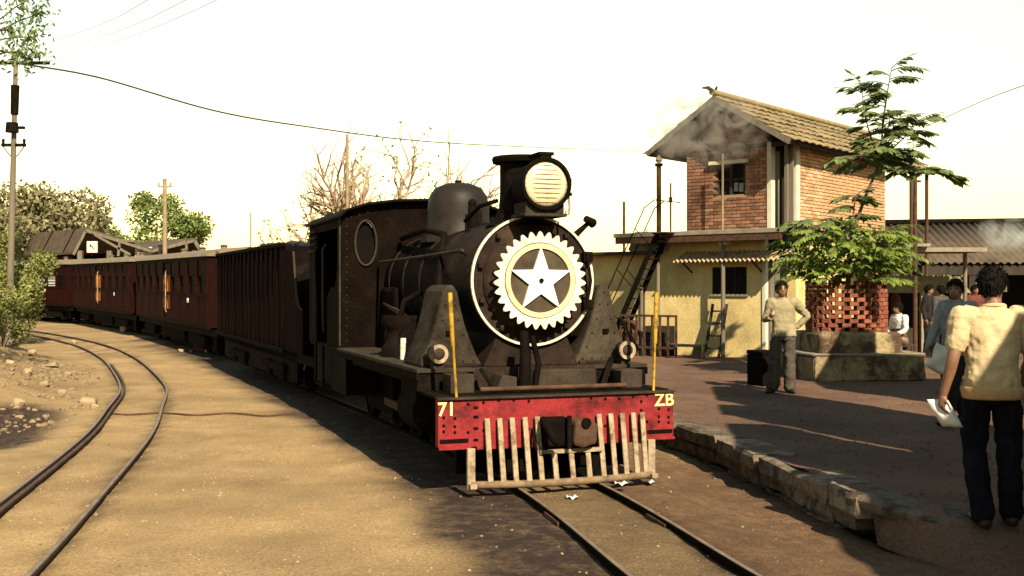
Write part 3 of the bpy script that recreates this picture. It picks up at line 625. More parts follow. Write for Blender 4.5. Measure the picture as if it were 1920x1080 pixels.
part(MB().cyl((-.93, 2.05, 1.0), (-.93, 2.05, 1.20), .028, n=8).b2(-.955, -.905, 2.03, 2.07, 1.17, 1.22), 'oil_can', 'white', smooth=40)
part(MB().lathe([(.20, 0), (.20, .10), (.15, .16), (.15, .30), (.20, .36), (.20, .44)], (-.84, 2.55, 1.0), (0, 0, 1), 18).tube([(-.84, 2.55, 1.42), (-.80, 2.5, 1.6), (-.64, 2.4, 1.7)], .03, 8), 'air_pump', 'iron', smooth=40)
part(MB().b2(-.62, .62, 3.7, 4.5, 1.0, 1.75), 'firebox', 'black', bevel=.05)
# cylinders, frames, wheels, rods
part(MB().b2(-.42, .42, .1, 7.0, .42, .775), 'frame', 'black')
part(MB().b2(-.60, .60, 3.9, 5.3, .20, .95), 'ash_pan', 'black'); part(MB().b2(-.34, .34, .9, 6.9, .16, .42), 'brake_rigging', 'black')  # black boxes added to keep the underside dark
for sx in (-1, 1): part(MB().b2(sx * 1.04, sx * .66, 4.55, 6.9, .40, .94), 'side_tank', 'black'); part(MB().b2(sx * .96, sx * .70, 1.75, 2.0, .42, .95), 'motion_bracket', 'iron'); part(MB().b2(sx * .98, sx * .80, 1.9, 4.4, .80, .94), 'splasher', 'black')  # side boxes added so no bright ground shows through below
drv = MB().ring((-.05, 0, 0), (1, 0, 0), .36, .43, .10, 32).ring((-.045, 0, 0), (1, 0, 0), .0, .09, .11, 16).ring((-.06, 0, 0), (1, 0, 0), .40, .45, .02, 32)
for k in range(11):
    t = 2 * math.pi * k / 11; drv.bar((.0, .07 * math.cos(t), .07 * math.sin(t)), (.0, .38 * math.cos(t), .38 * math.sin(t)), .035, .05)
drvm = drv.mesh('wheel', 35); drvm.materials.append(M['iron'])
sml = MB().ring((-.05, 0, 0), (1, 0, 0), .24, .30, .10, 28).ring((-.03, 0, 0), (1, 0, 0), .0, .25, .04, 28).mesh('small_wheel', 35); sml.materials.append(M['iron'])
for sx in (-1, 1):
    for y in (2.35, 3.25, 4.15): inst(drvm, 'driving_wheel', loco, (sx * .43, y, .43), (0, 0, 0 if sx > 0 else math.pi))
    for y in (.75, 5.7): inst(sml, 'carrying_wheel', loco, (sx * .43, y, .30))
    part(MB().cyl((sx * .88, 1.0, .56), (sx * .88, 1.62, .56), .22, n=24).b2(sx * .70, sx * 1.06, 1.02, 1.6, .56, .90), 'cylinder', 'iron', smooth=40)
    part(MB().bar((sx * .62, 2.35, .36), (sx * .62, 4.15, .36), .05, .09).bar((sx * .72, 1.6, .56), (sx * .70, 3.25, .38), .05, .08), 'coupling_rod', 'steel')
# cab
cabm = M['cab']; arch = [(-1.14, 2.64), (-1.05, 2.72), (-.80, 2.80), (-.45, 2.85), (0, 2.87), (.45, 2.85), (.80, 2.80), (1.05, 2.72), (1.14, 2.64)]
cab = MB()
ov = [( .125 * math.cos(2 * math.pi * k / 20), .27 * math.sin(2 * math.pi * k / 20)) for k in range(20)]
bmf = bmesh.new()
def plate_with_holes(outline, holes, y0, y1):
    "flat sheet in x-z with holes, as an MB"
    bm = bmesh.new(); loops = []
    for lp in [outline] + holes:
        vs_ = [bm.verts.new((u, y0, v)) for u, v in lp]; loops += [bm.edges.new((vs_[i], vs_[(i + 1) % len(vs_)])) for i in range(len(vs_))]
    bmesh.ops.triangle_fill(bm, use_beauty=True, use_dissolve=False, edges=loops)
    r_ = bmesh.ops.extrude_face_region(bm, geom=bm.faces[:]); bmesh.ops.translate(bm, vec=(0, y1 - y0, 0), verts=[e for e in r_['geom'] if isinstance(e, bmesh.types.BMVert)])
    b = MB(); bm.verts.index_update(); b.add([v.co for v in bm.verts], [[v.index for v in f.verts] for f in bm.faces]); bm.free(); return b
front = part(plate_with_holes([(-1.10, 1.0), (1.10, 1.0)] + [(u * .965, v - .02) for u, v in arch[::-1]], [[(sx * .80 + a, 2.30 + b) for a, b in ov] for sx in (-1, 1)], 4.50, 4.53), 'cab_front', 'cab')
for sx in (-1, 1):
    pt = [(sx * .80 + a * 1.08, 4.485, 2.30 + b * 1.04) for a, b in ov]
    part(MB().tube(pt + pt[:1], .016, 6, False), 'window_frame', 'dustgrey', front, 60)
    part(MB().prism([(sx * .80 + a, 2.30 + b) for a, b in ov], yb, 4.535, 4.545), 'window_pane', 'glassdark', front)
rf = MB(); n_ = len(arch)
V = [(u, y, v + dz) for dz in (0, -.03) for y in (4.38, 7.05) for u, v in arch]
rf.add(V, [(i, i + 1, n_ + i + 1, n_ + i) for i in range(n_ - 1)] + [(2 * n_ + i, 2 * n_ + i + 1, 3 * n_ + i + 1, 3 * n_ + i) for i in range(n_ - 1)] + [(i, i + 1, 2 * n_ + i + 1, 2 * n_ + i) for i in range(n_ - 1)] + [(n_ + i, n_ + i + 1, 3 * n_ + i + 1, 3 * n_ + i) for i in range(n_ - 1)] + [(0, n_, 3 * n_, 2 * n_), (n_ - 1, 2 * n_ - 1, 4 * n_ - 1, 3 * n_ - 1)])
part(rf, 'cab_roof', 'black', smooth=30)
for sx in (-1, 1):
    side = part(MB().prism([(4.53, 1.0), (5.55, 1.0), (5.55, 1.62), (5.25, 1.75), (4.95, 1.75), (4.80, 2.0), (4.80, 2.64), (4.53, 2.64)], xb, sx * 1.10, sx * 1.085), 'cab_side', 'cab')
    part(MB().prism([(6.35, .98), (6.95, .98), (6.95, 2.64), (6.35, 2.64), (6.35, 2.35), (6.42, 2.2), (6.42, 1.9), (6.35, 1.7)], xb, sx * 1.10, sx * 1.085), 'rear_side_panel', 'cab')
    for k in range(4): part(MB().box((sx * 1.115, 6.62, 2.26 + .09 * k), (.05, .62, .02), Matrix.Rotation(sx * .5, 3, 'Y')), 'side_slat', 'dustgrey')
    for y in (5.62, 6.30): part(MB().tube([(sx * 1.13, y, 1.15), (sx * 1.14, y, 1.5), (sx * 1.14, y, 2.25), (sx * 1.10, y, 2.32)], .016, 8), 'cab_handrail', 'dustgrey', smooth=50)
    part(MB().b2(sx * 1.10, sx * 1.08, 4.80, 6.36, 2.50, 2.64), 'roof_rail', 'cab')
    part(MB().b2(sx * 1.14, sx * .86, 5.65, 6.25, .42, .45).b2(sx * 1.14, sx * 1.11, 5.65, 5.69, .42, .98).b2(sx * 1.14, sx * 1.11, 6.21, 6.25, .42, .98), 'cab_steps', 'iron')
    part(MB().tube([(sx * 1.108, 4.56, 1.02), (sx * 1.108, 4.56, 2.60)], .02, 6), 'cab_edge_bead', 'dustgrey')
part(MB().b2(-1.08, 1.08, 4.53, 6.95, .94, .985).b2(-1.0, 1.0, 4.6, 4.9, 1.0, 1.9), 'cab_floor', 'black')
part(MB().b2(-1.06, 1.06, 6.93, 6.96, 1.0, 2.62), 'cab_back_plate', 'black')
# ------------------------------------------------------------------ tender
def place(th, px0, py0, px1, py1):
    a = math.atan2(-(px1 - px0), py1 - py0); th.location = (px0, py0, hz(py0)); th.rotation_euler = (math.atan2(hz(py1) - hz(py0), math.hypot(px1 - px0, py1 - py0)), 0, a)
    th.rotation_mode = 'XYZ'; return math.hypot(px1 - px0, py1 - py0)
tender = thing('coal_tender', 'long dark maroon coal tender with ribbed sides coupled behind the locomotive cab', 'tender')
TL = place(tender, -2.12, 17.05, -5.50, 25.0)
T_ = lambda b, n, m, s=None, bv=0: part(b, n, m, tender, s, bv)
T_(MB().b2(-1.03, 1.03, 1.55, TL, .74, 2.42), 'tank', 'black')
for sx in (-1, 1):
    T_(MB().prism([(.12, .74), (1.55, .74), (1.55, 2.36), (.75, 2.30), (.62, 1.9), (.50, 1.60), (.35, 1.45), (.12, 1.40)], xb, sx * 1.05, sx * 1.03), 'front_side_sheet', 'tender')
    T_(MB().tube([(sx * 1.055, y, z) for y, z in ((.75, 2.30), (.62, 1.9), (.50, 1.60), (.35, 1.45), (.12, 1.40))], .018, 6), 'sheet_bead', 'dustgrey', 50)
    n_ = 17
    for k in range(n_):
        y = 1.60 + (TL - 1.68) * k / (n_ - 1); T_(MB().b2(sx * 1.03, sx * 1.062, y - .035, y + .035, .76, 2.40), 'rib', 'tender', bv=.006)
    for k in range(n_ - 1):
        y = 1.60 + (TL - 1.68) * (k + .5) / (n_ - 1); hw_ = (TL - 1.68) / (n_ - 1) / 2 - .05
        T_(MB().b2(sx * 1.03, sx * (1.042 + .008 * (k % 2)), y - hw_, y + hw_, .80, 2.20), 'side_board', 'tender')
    T_(MB().b2(sx * 1.02, sx * 1.095, 1.50, TL + .02, 2.40, 2.46), 'top_rail', 'cab', bv=.008)
    T_(MB().b2(sx * 1.02, sx * 1.09, 1.50, TL + .02, .70, .76), 'sole_bar', 'iron')
    for y in (2.2, 3.4, 5.9, 7.1):
        inst(sml, 'wheel', tender, (sx * .43, y, .30)); T_(MB().b2(sx * .80, sx * .95, y - .16, y + .16, .2, .48), 'axle_box', 'iron')
    for y in (2.8, 6.5): T_(MB().b2(sx * .98, sx * .90, y - .9, y + .9, .34, .46), 'bogie_frame', 'iron')
    T_(MB().b2(sx * .90, sx * .84, 1.2, TL - .1, .22, .70), 'brake_rigging', 'black')  # black sheet added to keep the gap under the tender dark
T_(MB().b2(-.9, .9, .05, TL, .55, .70), 'underframe', 'black')
T_(MB().b2(-1.0, 1.0, .75, 1.6, .74, 1.95), 'coal_bunker_front', 'black')
cb = MB(); g4 = random.Random(5)
for k in range(520):
    y = g4.uniform(1.7, TL - .2); x = g4.uniform(-.92, .92); s = g4.uniform(.07, .16); top = 2.42 + .10 * math.sin((y - 1.6) / (TL - 1.8) * math.pi) * (1 - (x / 1.1) ** 2) + .05 * nz(x, y, 1.5)
    cb.rock((x, y, top), (s, s * .8, s * .8), s * .2, s * .15, g4.random() * 3, g4)
tag(T_(cb, 'coal', 'coal'), kind='stuff')
# ------------------------------------------------------------------ coaches
def make_coach(label, a, b, pale=(), group='red coaches of the train'):
    t = thing('railway_coach', label, 'coach', group=group); L = place(t, *a, *b)
    Q = lambda bb, n, m, p=t, s=None, bv=0: part(bb, n, m, p, s, bv)
    Q(MB().b2(-.93, .98, .02, L - .02, .70, 2.44), 'body_core', 'coachdark')
    # side facing the yard: sill, panels, windows, door
    Q(MB().b2(-1.01, -.93, 0, L, .68, .80), 'sill', 'coachdark'); Q(MB().b2(-1.015, -.93, 0, L, 2.36, 2.46), 'cornice', 'coachdark')
    Q(MB().b2(-1.012, -.93, 0, L, 1.45, 1.53), 'waist_rail', 'coachdark')
    nb = 9; wbay = L / nb
    for k in range(nb):
        y0, y1 = k * wbay, (k + 1) * wbay
        Q(MB().b2(-1.018, -.93, y0 - .035 if k else y0, y0 + .035, .80, 2.36), 'pillar', 'coach')
        if k in (4,):
            d = Q(MB().b2(-.975, -.93, y0 + .05, y1 - .05, .72, 2.34), 'door', 'coach')
            for yy2 in (y0 + .12, (y0 + y1) / 2 - .05, y1 - .16): Q(MB().b2(-.995, -.976, yy2, yy2 + (.26 if yy2 < y0 + .2 else .14), 1.05, 2.0), 'door_strip', 'orange', d)
            Q(MB().tube([(-1.0, (y0 + y1) / 2 + .03, .95), (-1.03, (y0 + y1) / 2 + .03, 1.0), (-1.03, (y0 + y1) / 2 + .03, 2.1), (-1.0, (y0 + y1) / 2 + .03, 2.14)], .016, 6), 'door_handrail', 'bars', d, 50)
        else:
            Q(MB().b2(-.995 - .004 * (k % 2), -.93, y0 + .036, y1 - .036, .80, 1.45), 'lower_panel', 'coach')
            Q(MB().b2(-.992, -.93, y0 + .036, y1 - .036, 1.97, 2.36), 'upper_panel', 'coach')
            Q(MB().b2(-.985, -.93, y1 - .16, y1 - .036, 1.53, 1.97), 'window_post', 'coach'); wd = Q(MB().b2(-.985, -.93, y0 + .036, y0 + .16, 1.53, 1.97), 'window_post', 'coach')
            Q(MB().b2(-.95, -.932, y0 + .16, y1 - .16, 1.53, 1.97), 'window_pane', 'whitecloth' if k in pale else 'glassdark', wd)  # pale panes: daylight through the windows put into the colour
            for q in range(3): Q(MB().b2(-.968, -.955, y0 + .16, y1 - .16, 1.60 + .12 * q, 1.62 + .12 * q), 'window_bar', 'coachdark', wd)
    Q(MB().b2(-1.018, -.93, L - .035, L, .80, 2.36), 'pillar', 'coach')
    Q(MB().b2(-.99, 1.0, -.012, .02, .72, 2.44), 'end_wall', 'coachdark'); Q(MB().b2(-.99, 1.0, L - .02, L + .012, .72, 2.44), 'end_wall', 'coach')  # front end dark all over: the tender's shadow put into its colour
    Q(MB().b2(.98, 1.01, 0, L, .72, 2.44), 'far_side_wall', 'coach')
    ar = [(-1.07, 2.455), (-.9, 2.56), (-.5, 2.66), (0, 2.70), (.5, 2.66), (.9, 2.56), (1.07, 2.455)]
    Q(MB().prism(ar, yb, -.08, L + .08), 'roof', 'coachroof', t, 30)
    for y in (L * .25, L * .5, L * .75): Q(MB().lathe([(.09, -.05), (.09, .05), (.13, .07), (.0, .11)], (0, y, 2.72), (0, 0, 1), 12), 'roof_vent', 'coachroof', t, 40)
    Q(MB().b2(-.85, .85, -.35, L + .35, .50, .68), 'underframe', 'black')
    for yc in (1.8, L - 1.8):
        for sx in (-1, 1): Q(MB().b2(sx * .88, sx * .80, yc - .9, yc + .9, .22, .46), 'bogie_frame', 'iron')
        for y in (yc - .6, yc + .6):
            for sx in (-1, 1): inst(sml, 'wheel', t, (sx * .43, y, .30))
    Q(MB().b2(-.8, -.4, L * .36, L * .64, .20, .5), 'battery_box', 'iron')
    Q(MB().b2(-.72, .72, .3, L - .3, .18, .5), 'brake_gear', 'black')  # solid black box added to darken the space under the coach
    Q(MB().b2(-1.03, -1.0, 2.3, 2.42, 1.28, 1.40), 'number_disc', 'white')
    return t
make_coach('dark red coach with orange door strips coupled directly behind the tender', (-6.46, 27.5), (-11.40, 37.1))
make_coach('dark red coach, middle one of the three behind the tender', (-11.95, 38.0), (-17.35, 47.0))
make_coach('dark red coach, farthest of the three, its tail hidden by the yellow-green bush', (-17.95, 47.7), (-25.2, 55.3), (1, 2, 3))
# ------------------------------------------------------------------ two-storey cabin (local x along the lit brick wall, y along the gable wall)
BZ = .15
cabin = thing('station_cabin', 'two-storey cabin of yellow plaster below and red brick above with a tiled gable roof', 'building', (6.06, 24.7, BZ), R(50))
K = lambda b, n, m, p=cabin, s=None, bv=0: part(b, n, m, p, s, bv)
XL, YL, Z1, Z2 = 5.6, 2.56, 2.86, 4.84          # plan, first floor level, eave level
# ground floor
gw = MB()
gw.b2(0, .22, .55, .98, 0, 2.74).b2(0, .22, 1.87, 3.2, 0, 2.74).b2(0, .22, 3.2, 5.4, 0, 2.40).b2(0, .22, .98, 1.87, 0, 1.45).b2(0, .22, .98, 1.87, 2.07, 2.74)
gw.b2(.45, XL, 0, .22, 0, 2.74).b2(XL - .22, XL, .22, 5.2, 0, 2.40).b2(.22, XL, 5.2, 5.4, 0, 2.40)
K(gw, 'ground_floor_wall', 'plaster')
K(MB().b2(-.03, .10, .50, .58, 0, 2.70), 'corner_pilaster', 'whitewash')
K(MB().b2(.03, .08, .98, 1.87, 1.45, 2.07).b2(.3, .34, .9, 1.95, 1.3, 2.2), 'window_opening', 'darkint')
K(MB().b2(-.04, .0, .94, 1.91, 1.40, 1.45), 'window_sill', 'slab')
for y in (1.28, 1.58): K(MB().b2(.0, .025, y - .015, y + .015, 1.45, 2.07), 'window_bar', 'darkwood')
# corner recess with doors, both floors
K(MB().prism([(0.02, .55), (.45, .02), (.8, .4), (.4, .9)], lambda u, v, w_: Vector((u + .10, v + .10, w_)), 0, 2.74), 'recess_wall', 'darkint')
ddir = Vector((.45, -.53, 0)).normalized(); org = Vector((.02, .55, 0)) + Vector((.035, .03, 0))
for f_, z0, hgt in ((0, .02, 2.1), (1, Z1 + .05, 1.75)):
    for k, m_ in enumerate(('timber', 'timber', 'timber')):
        a = org + ddir * (.02 + .115 * k); b_ = org + ddir * (.125 + .115 * k)
        K(MB().prism([(a.x, a.y), (b_.x, b_.y), (b_.x + .03, b_.y + .03), (a.x + .03, a.y + .03)], lambda u, v, w_: Vector((u, v, w_)), z0, z0 + hgt), 'door_plank', m_)
# floor slab / balcony with posts
K(MB().b2(-.72, .35, -.25, 4.15, Z1 - .07, Z1 + .03), 'balcony_slab', 'slab', bv=.01)
K(MB().b2(-.70, -.63, -.2, 4.1, Z1 - .22, Z1 - .07), 'slab_beam', 'rust')
K(MB().b2(.35, XL + .1, -.12, 3.0, Z1 - .10, Z1 + .02), 'floor_slab', 'slab')
for y, top in ((1.36, 4.62), (3.09, Z1 - .08)):
    K(MB().cyl((-.40, y, 0), (-.40, y, Z1 - .08), .048, n=12), 'balcony_post', 'timber', s=40)
K(MB().cyl((-.42, 1.36, Z1 + .03), (-.42, 1.36, 4.62), .026, n=10), 'balcony_rod', 'pole', s=40)
K(MB().b2(-.44, -.28, 1.26, 1.46, Z1 - .30, Z1 - .22), 'post_cap', 'whitewash')
# tin awning over the ground floor window
b = MB(); na = 96; V = []
for i in range(na + 1):
    y = -.15 + 2.75 * i / na; c_ = .034 * math.sin(i * 1.5708)
    V += [(-.02, y, 2.42 + c_), (-.50, y + .02, 2.20 + c_)]
b.add(V, [(2 * i, 2 * i + 1, 2 * i + 3, 2 * i + 2) for i in range(na)])
o = K(b, 'tin_awning', 'tin'); sd_ = o.modifiers.new('t', 'SOLIDIFY'); sd_.thickness = .006
for y in (.6, 2.4): K(MB().bar((-.01, y, 1.95), (-.44, y, 2.18), .03), 'awning_bracket', 'darkwood')
# brick storey: mortar core, brick by brick faces
core = MB()
core.b2(.02, .22, .40, 1.02, Z1, Z2).b2(.02, .22, 1.78, YL, Z1, Z2).b2(.02, .22, 1.02, 1.78, Z1, 3.72).b2(.02, .22, 1.02, 1.78, 4.42, Z2)
core.b2(.45, XL, .02, .22, Z1, Z2).b2(XL - .2, XL, .22, YL, Z1, Z2).b2(.22, XL, YL - .2, YL, Z1, Z2)
core.prism([(.40, Z2), (YL, Z2), (1.48, 5.70)], lambda u, v, w_: Vector((w_, u, v)), .02, .22)
K(core, 'brick_storey_wall', 'mortar')
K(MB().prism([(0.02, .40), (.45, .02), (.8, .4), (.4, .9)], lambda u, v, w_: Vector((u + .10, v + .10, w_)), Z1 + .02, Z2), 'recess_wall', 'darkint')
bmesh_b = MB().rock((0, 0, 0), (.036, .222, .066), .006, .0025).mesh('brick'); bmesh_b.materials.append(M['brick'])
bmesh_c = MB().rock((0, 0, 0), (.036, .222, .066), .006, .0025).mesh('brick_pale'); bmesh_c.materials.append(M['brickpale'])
g5 = random.Random(9); rest = {0: MB(), 1: MB()}; count = 0
bricks = []
row = 0; z = Z1 + .06
while z < 5.6:
    sh = .117 * (row % 2)
    y = .44 - sh
    while y < YL:
        yc = y + .117
        lim = YL - .02 if z < Z2 else 1.48 + (YL - 1.48) * (5.66 - z) / (5.66 - Z2)
        lo = .44 if z < Z2 else 1.48 - 1.08 * (5.66 - z) / (5.66 - Z2)
        L = min(y + .222, lim) - max(y, lo)
        if L > .06 and not (1.0 < yc < 1.80 and 3.68 < z < 4.47):
            bricks.append((0, (max(y, lo) + min(y + .222, lim)) / 2, z, L))
        y += .234
    if z < Z2 - .05:
        x = .60 - sh
        while x < XL:
            L = min(x + .222, XL - .02) - max(x, .60)
            if L > .06: bricks.append((1, (max(x, .60) + min(x + .222, XL - .02)) / 2, z, L))
            x += .234
    z += .078; row += 1
bricks.sort(key=lambda q: (q[2] > Z2, abs(q[1] - 1.4)) if q[0] == 0 else (False, q[1] - .9))
for k, (f_, u, z, L) in enumerate(bricks):
    pr = g5.uniform(-.004, .006)
    if k < 300:
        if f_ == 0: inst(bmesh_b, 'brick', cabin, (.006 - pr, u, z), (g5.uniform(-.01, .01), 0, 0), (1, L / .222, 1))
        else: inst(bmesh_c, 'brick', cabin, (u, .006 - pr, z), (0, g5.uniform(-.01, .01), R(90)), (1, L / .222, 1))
    else:
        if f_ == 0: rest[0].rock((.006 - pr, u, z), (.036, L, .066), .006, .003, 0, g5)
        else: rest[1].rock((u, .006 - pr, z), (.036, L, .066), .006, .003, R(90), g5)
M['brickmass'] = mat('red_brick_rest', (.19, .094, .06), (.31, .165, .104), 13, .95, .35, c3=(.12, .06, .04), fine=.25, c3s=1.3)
M['brickmass2'] = mat('pale_brick_rest', (.42, .23, .12), (.60, .38, .215), 13, .9, .35, c3=(.27, .10, .05), fine=.25, c3s=1.3)  # same sunlit tone for the rest of the long wall
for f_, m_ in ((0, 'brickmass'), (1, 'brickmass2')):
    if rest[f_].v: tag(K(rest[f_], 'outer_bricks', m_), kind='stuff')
K(MB().b2(-.035, .16, .36, .46, Z1 + .03, Z2), 'corner_pilaster', 'whitewash'); K(MB().b2(.42, .60, -.03, .16, Z1 + .02, Z2), 'corner_pilaster', 'whitewash')
K(MB().b2(XL - .05, XL + .05, -.04, .1, 0, Z1 - .1), 'rear_pilaster', 'whitewash')
K(MB().b2(.10, .14, -.10, .0, Z1, Z2).b2(-.02, .06, -.02, .05, Z1 + .03, Z2 - .05), 'porch_post', 'timber')
# upper window
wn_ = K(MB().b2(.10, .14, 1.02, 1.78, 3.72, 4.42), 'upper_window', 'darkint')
for y in (1.05, 1.40, 1.75): K(MB().b2(.03, .08, y - .03, y + .03, 3.72, 4.42), 'window_mullion', 'darkwood', wn_)
K(MB().b2(.03, .08, 1.02, 1.78, 4.04, 4.09), 'window_transom', 'darkwood', wn_)
K(MB().b2(.05, .06, 1.09, 1.20, 3.78, 3.98).b2(.05, .06, 1.23, 1.33, 3.80, 4.0), 'broken_pane', 'blueshirt', wn_)
K(MB().b2(-.12, .06, .92, 1.90, 4.42, 4.50), 'window_lintel', 'whitewash')
# roof: tile by tile
EY0, EY1, EZ, RY, RZ, RX0, RX1 = -.43, 3.30, 4.80, 1.46, 5.95, -.62, 8.2
for s_, (ey) in ((0, EY0), (1, EY1)):
    sl = Vector((0, ey - RY, EZ - RZ)); Ls = sl.length; sl.normalize(); nrm = Vector((1, 0, 0)).cross(sl); nrm *= (1 if nrm.z > 0 else -1)
    base = MB(); q = [Vector((x, RY, RZ)) + sl * d for x in (RX0, RX1) for d in (0, Ls)]
    base.add([p - nrm * .05 for p in q] + [p - nrm * .10 for p in q], [(0, 1, 3, 2), (4, 6, 7, 5), (0, 2, 6, 4), (1, 5, 7, 3), (0, 4, 5, 1), (2, 3, 7, 6)])
    K(base, 'roof_boards', 'darkwood')
    nr = 6; step = (Ls + .04) / nr; nc = 25; cw = (RX1 - RX0) / nc
    tm = MB(); ca = 5; V = []
    for e in (0, 1):
        for j, (d, lift) in enumerate(((0, .005), (step * 1.12, .045))):
            for i in range(ca + 1):
                t = i / ca; V.append(Vector((cw * t, 0, 0)) + sl * d + nrm * (lift + .030 * math.sin(math.pi * min(1, t * 1.05)) - e * .018))
    n_ = ca + 1
    tm.add(V, [(i, i + 1, n_ + i + 1, n_ + i) for i in range(ca)] + [(2 * n_ + i, 2 * n_ + i + 1, 3 * n_ + i + 1, 3 * n_ + i) for i in range(ca)] + [(n_ + i, n_ + i + 1, 3 * n_ + i + 1, 3 * n_ + i) for i in range(ca)])
    tme = tm.mesh('tile', 50); tme.materials.append(M['tile'])
    for r_ in range(nr):
        for c_ in range(nc):
            p = Vector((RX0 + c_ * cw, RY, RZ)) + sl * (r_ * step) - nrm * .045
            inst(tme, 'roof_tile', cabin, p + Vector((g5.uniform(-.01, .01), 0, g5.uniform(-.008, .010))), (0, g5.uniform(-.015, .015), g5.uniform(-.015, .015)))
    K(MB().bar(Vector((RX0 - .015, RY, RZ)) - nrm * .09, Vector((RX0 - .015, RY, RZ)) + sl * Ls - nrm * .09, .03, .12), 'barge_board', 'timber')
    K(MB().bar(Vector((RX0, RY, RZ)) + sl * (Ls - .02) - nrm * .12, Vector((RX1, RY, RZ)) + sl * (Ls - .02) - nrm * .12, .05, .05), 'eave_batten', 'darkwood')
K(MB().tube([(RX0 - .1, RY, RZ + .03), (RX1, RY, RZ + .03)], .075, 8), 'ridge_cap', 'tile', s=50)
K(MB().tube([(RX0 - .10, RY, RZ + .06), (RX0 - .22, RY + .04, RZ + .12), (RX0 - .34, RY + .1, RZ + .10)], [.05, .04, .02], 6).tube([(RX0 + .05, RY, RZ + .08), (RX0 - .02, RY - .08, RZ + .15)], [.04, .02], 6), 'ridge_finial', 'darkwood')
for x in (XL + 1.2, RX1 - .25): K(MB().cyl((x, EY0 + .2, 0), (x, EY0 + .2, EZ - .06), .05, n=10), 'verandah_post', 'rust', s=40)
K(MB().b2(-.02, .10, -.1, 2.6, Z2 - .1, Z2), 'eave_tie', 'darkwood')
# lean-to roof and stair on the far end
K(MB().prism([(3.05, 2.46), (4.05, 2.46), (4.15, 2.52), (3.95, 2.95), (3.05, 2.93)], lambda u, v, w_: Vector((w_, u, v)), -.08, -.03), 'lean_to_face', 'slab')
K(MB().b2(-.45, .3, 3.2, 5.5, 2.40, 2.47), 'lean_to_roof', 'darkwood'); K(MB().b2(.05, 1.2, 3.0, 4.1, 2.74, 2.93), 'lean_to_box', 'slab')
stair = thing('steel_staircase', 'dark steel staircase climbing to the balcony of the yellow and brick cabin', 'stairs', cabin.location, R(50))
S_ = lambda b, n, m='iron', s=None: part(b, n, m, stair, s)
s0, s1 = Vector((-.95, 4.05, .30)), Vector((-.95, 2.75, 2.84))
for dx in (0, .42):
    S_(MB().bar(s0 + Vector((dx, 0, 0)), s1 + Vector((dx, 0, 0)), .035, .12), 'stringer')
    S_(MB().tube([s0 + Vector((dx, .62, .30)), s1 + Vector((dx, .35, .62)), s1 + Vector((dx, .08, .78)), s1 + Vector((dx, -.35, .72))], .014, 6), 'handrail', s=50)
    for t in (.12, .5, .88): S_(MB().cyl(s0.lerp(s1, t) + Vector((dx, 0, 0)), s0.lerp(s1, t) + Vector((dx, .46, .44)), .011, n=6), 'baluster')
for k in range(11):
    p = s0.lerp(s1, (k + .5) / 11); S_(MB().box(p + Vector((.21, 0, 0)), (.40, .20, .022)), 'tread')
S_(MB().b2(-1.05, -.42, 3.95, 4.45, .24, .30).b2(-1.0, -.95, 4.0, 4.05, 0, .24).b2(-.5, -.45, 4.3, 4.35, 0, .24), 'landing')
S_(MB().b2(-1.1, -.6, 2.45, 2.8, Z1 - .04, Z1), 'top_landing')
S_(MB().cyl((-.7, 3.35, 0), (-.7, 3.35, 1.6), .04, n=8), 'support_post', 'timber')
# smoking flue pipe
flue = thing('flue_pipe', 'tall iron flue pipe smoking at the gable end of the brick cabin', 'flue', cabin.location, R(50))
part(MB().cyl((-.42, 3.05, Z1 + .03), (-.42, 3.05, 4.52), .058, n=14), 'pipe', 'rust', flue, 40)
part(MB().ring((-.42, 3.05, 4.46), (0, 0, 1), .05, .095, .06, 16), 'collar', 'iron', flue, 40)
part(MB().lathe([(.05, 0), (.085, .06), (.05, .14), (.03, .20)], (-.42, 3.05, 4.54), (0, 0, 1), 14), 'cowl', 'tin', flue, 50)
part(MB().cyl((-.30, 2.80, Z1 + .03), (-.30, 2.80, 4.05), .022, n=8).b2(-.33, -.27, 2.77, 2.83, 3.6, 3.72), 'stay_pole', 'rust', flue, 40)
# railing, ladder, junk in front of the yellow wall
rail_ = thing('yard_railing', 'low rusty railing standing before the yellow wall beside the stairs', 'railing', cabin.location, R(50))
for z in (.22, .95): part(MB().bar((-1.0, 2.2, z), (-1.0, 3.75, z), .05), 'rail_bar', 'rust', rail_)
for k in range(8): part(MB().bar((-1.0, 2.22 + .215 * k, 0), (-1.0, 2.22 + .215 * k, .95), .04), 'baluster', 'rust', rail_)
part(MB().bar((-1.02, 3.2, .15), (-1.02, 3.75, .9), .05), 'brace', 'iron', rail_)
lad = thing('short_ladder', 'short dark wooden ladder leaning on the yellow wall under its window', 'ladder', cabin.location, R(50))
for y in (1.42, 1.78): part(MB().bar((-.50, y, 0), (-.12, y, 1.22), .05), 'rail', 'darkwood', lad)
for k in range(4): part(MB().bar((-.42 + .08 * k, 1.42, .22 + .28 * k), (-.42 + .08 * k, 1.78, .22 + .28 * k), .035), 'rung', 'darkwood', lad)
crate = thing('wooden_crate', 'dark wooden crate behind the low railing at the yellow wall', 'crate', cabin.location, R(50))
for k in range(4): part(MB().b2(-.72, -.70, 2.7, 3.3, .03 + .17 * k, .18 + .17 * k), 'board', 'darkwood', crate)
part(MB().b2(-.70, -.25, 2.72, 3.28, .0, .70), 'box', 'darkint', crate)
bar_ = thing('iron_barrel', 'rusty iron barrel between the railing and the stairs', 'barrel', cabin.matrix_world @ Vector((0, 0, 0)), R(50)); bar_.location = cabin.location
part(MB().lathe([(.24, 0), (.25, .02), (.25, .25), (.262, .27), (.25, .29), (.25, .52), (.262, .54), (.25, .56), (.25, .80), (.24, .82)], (-.62, 3.62, 0), (0, 0, 1), 24), 'drum', 'rust', bar_, 35)
bench = thing('plank_bench', 'low plank bench at the foot of the yellow wall', 'bench', cabin.location, R(50))
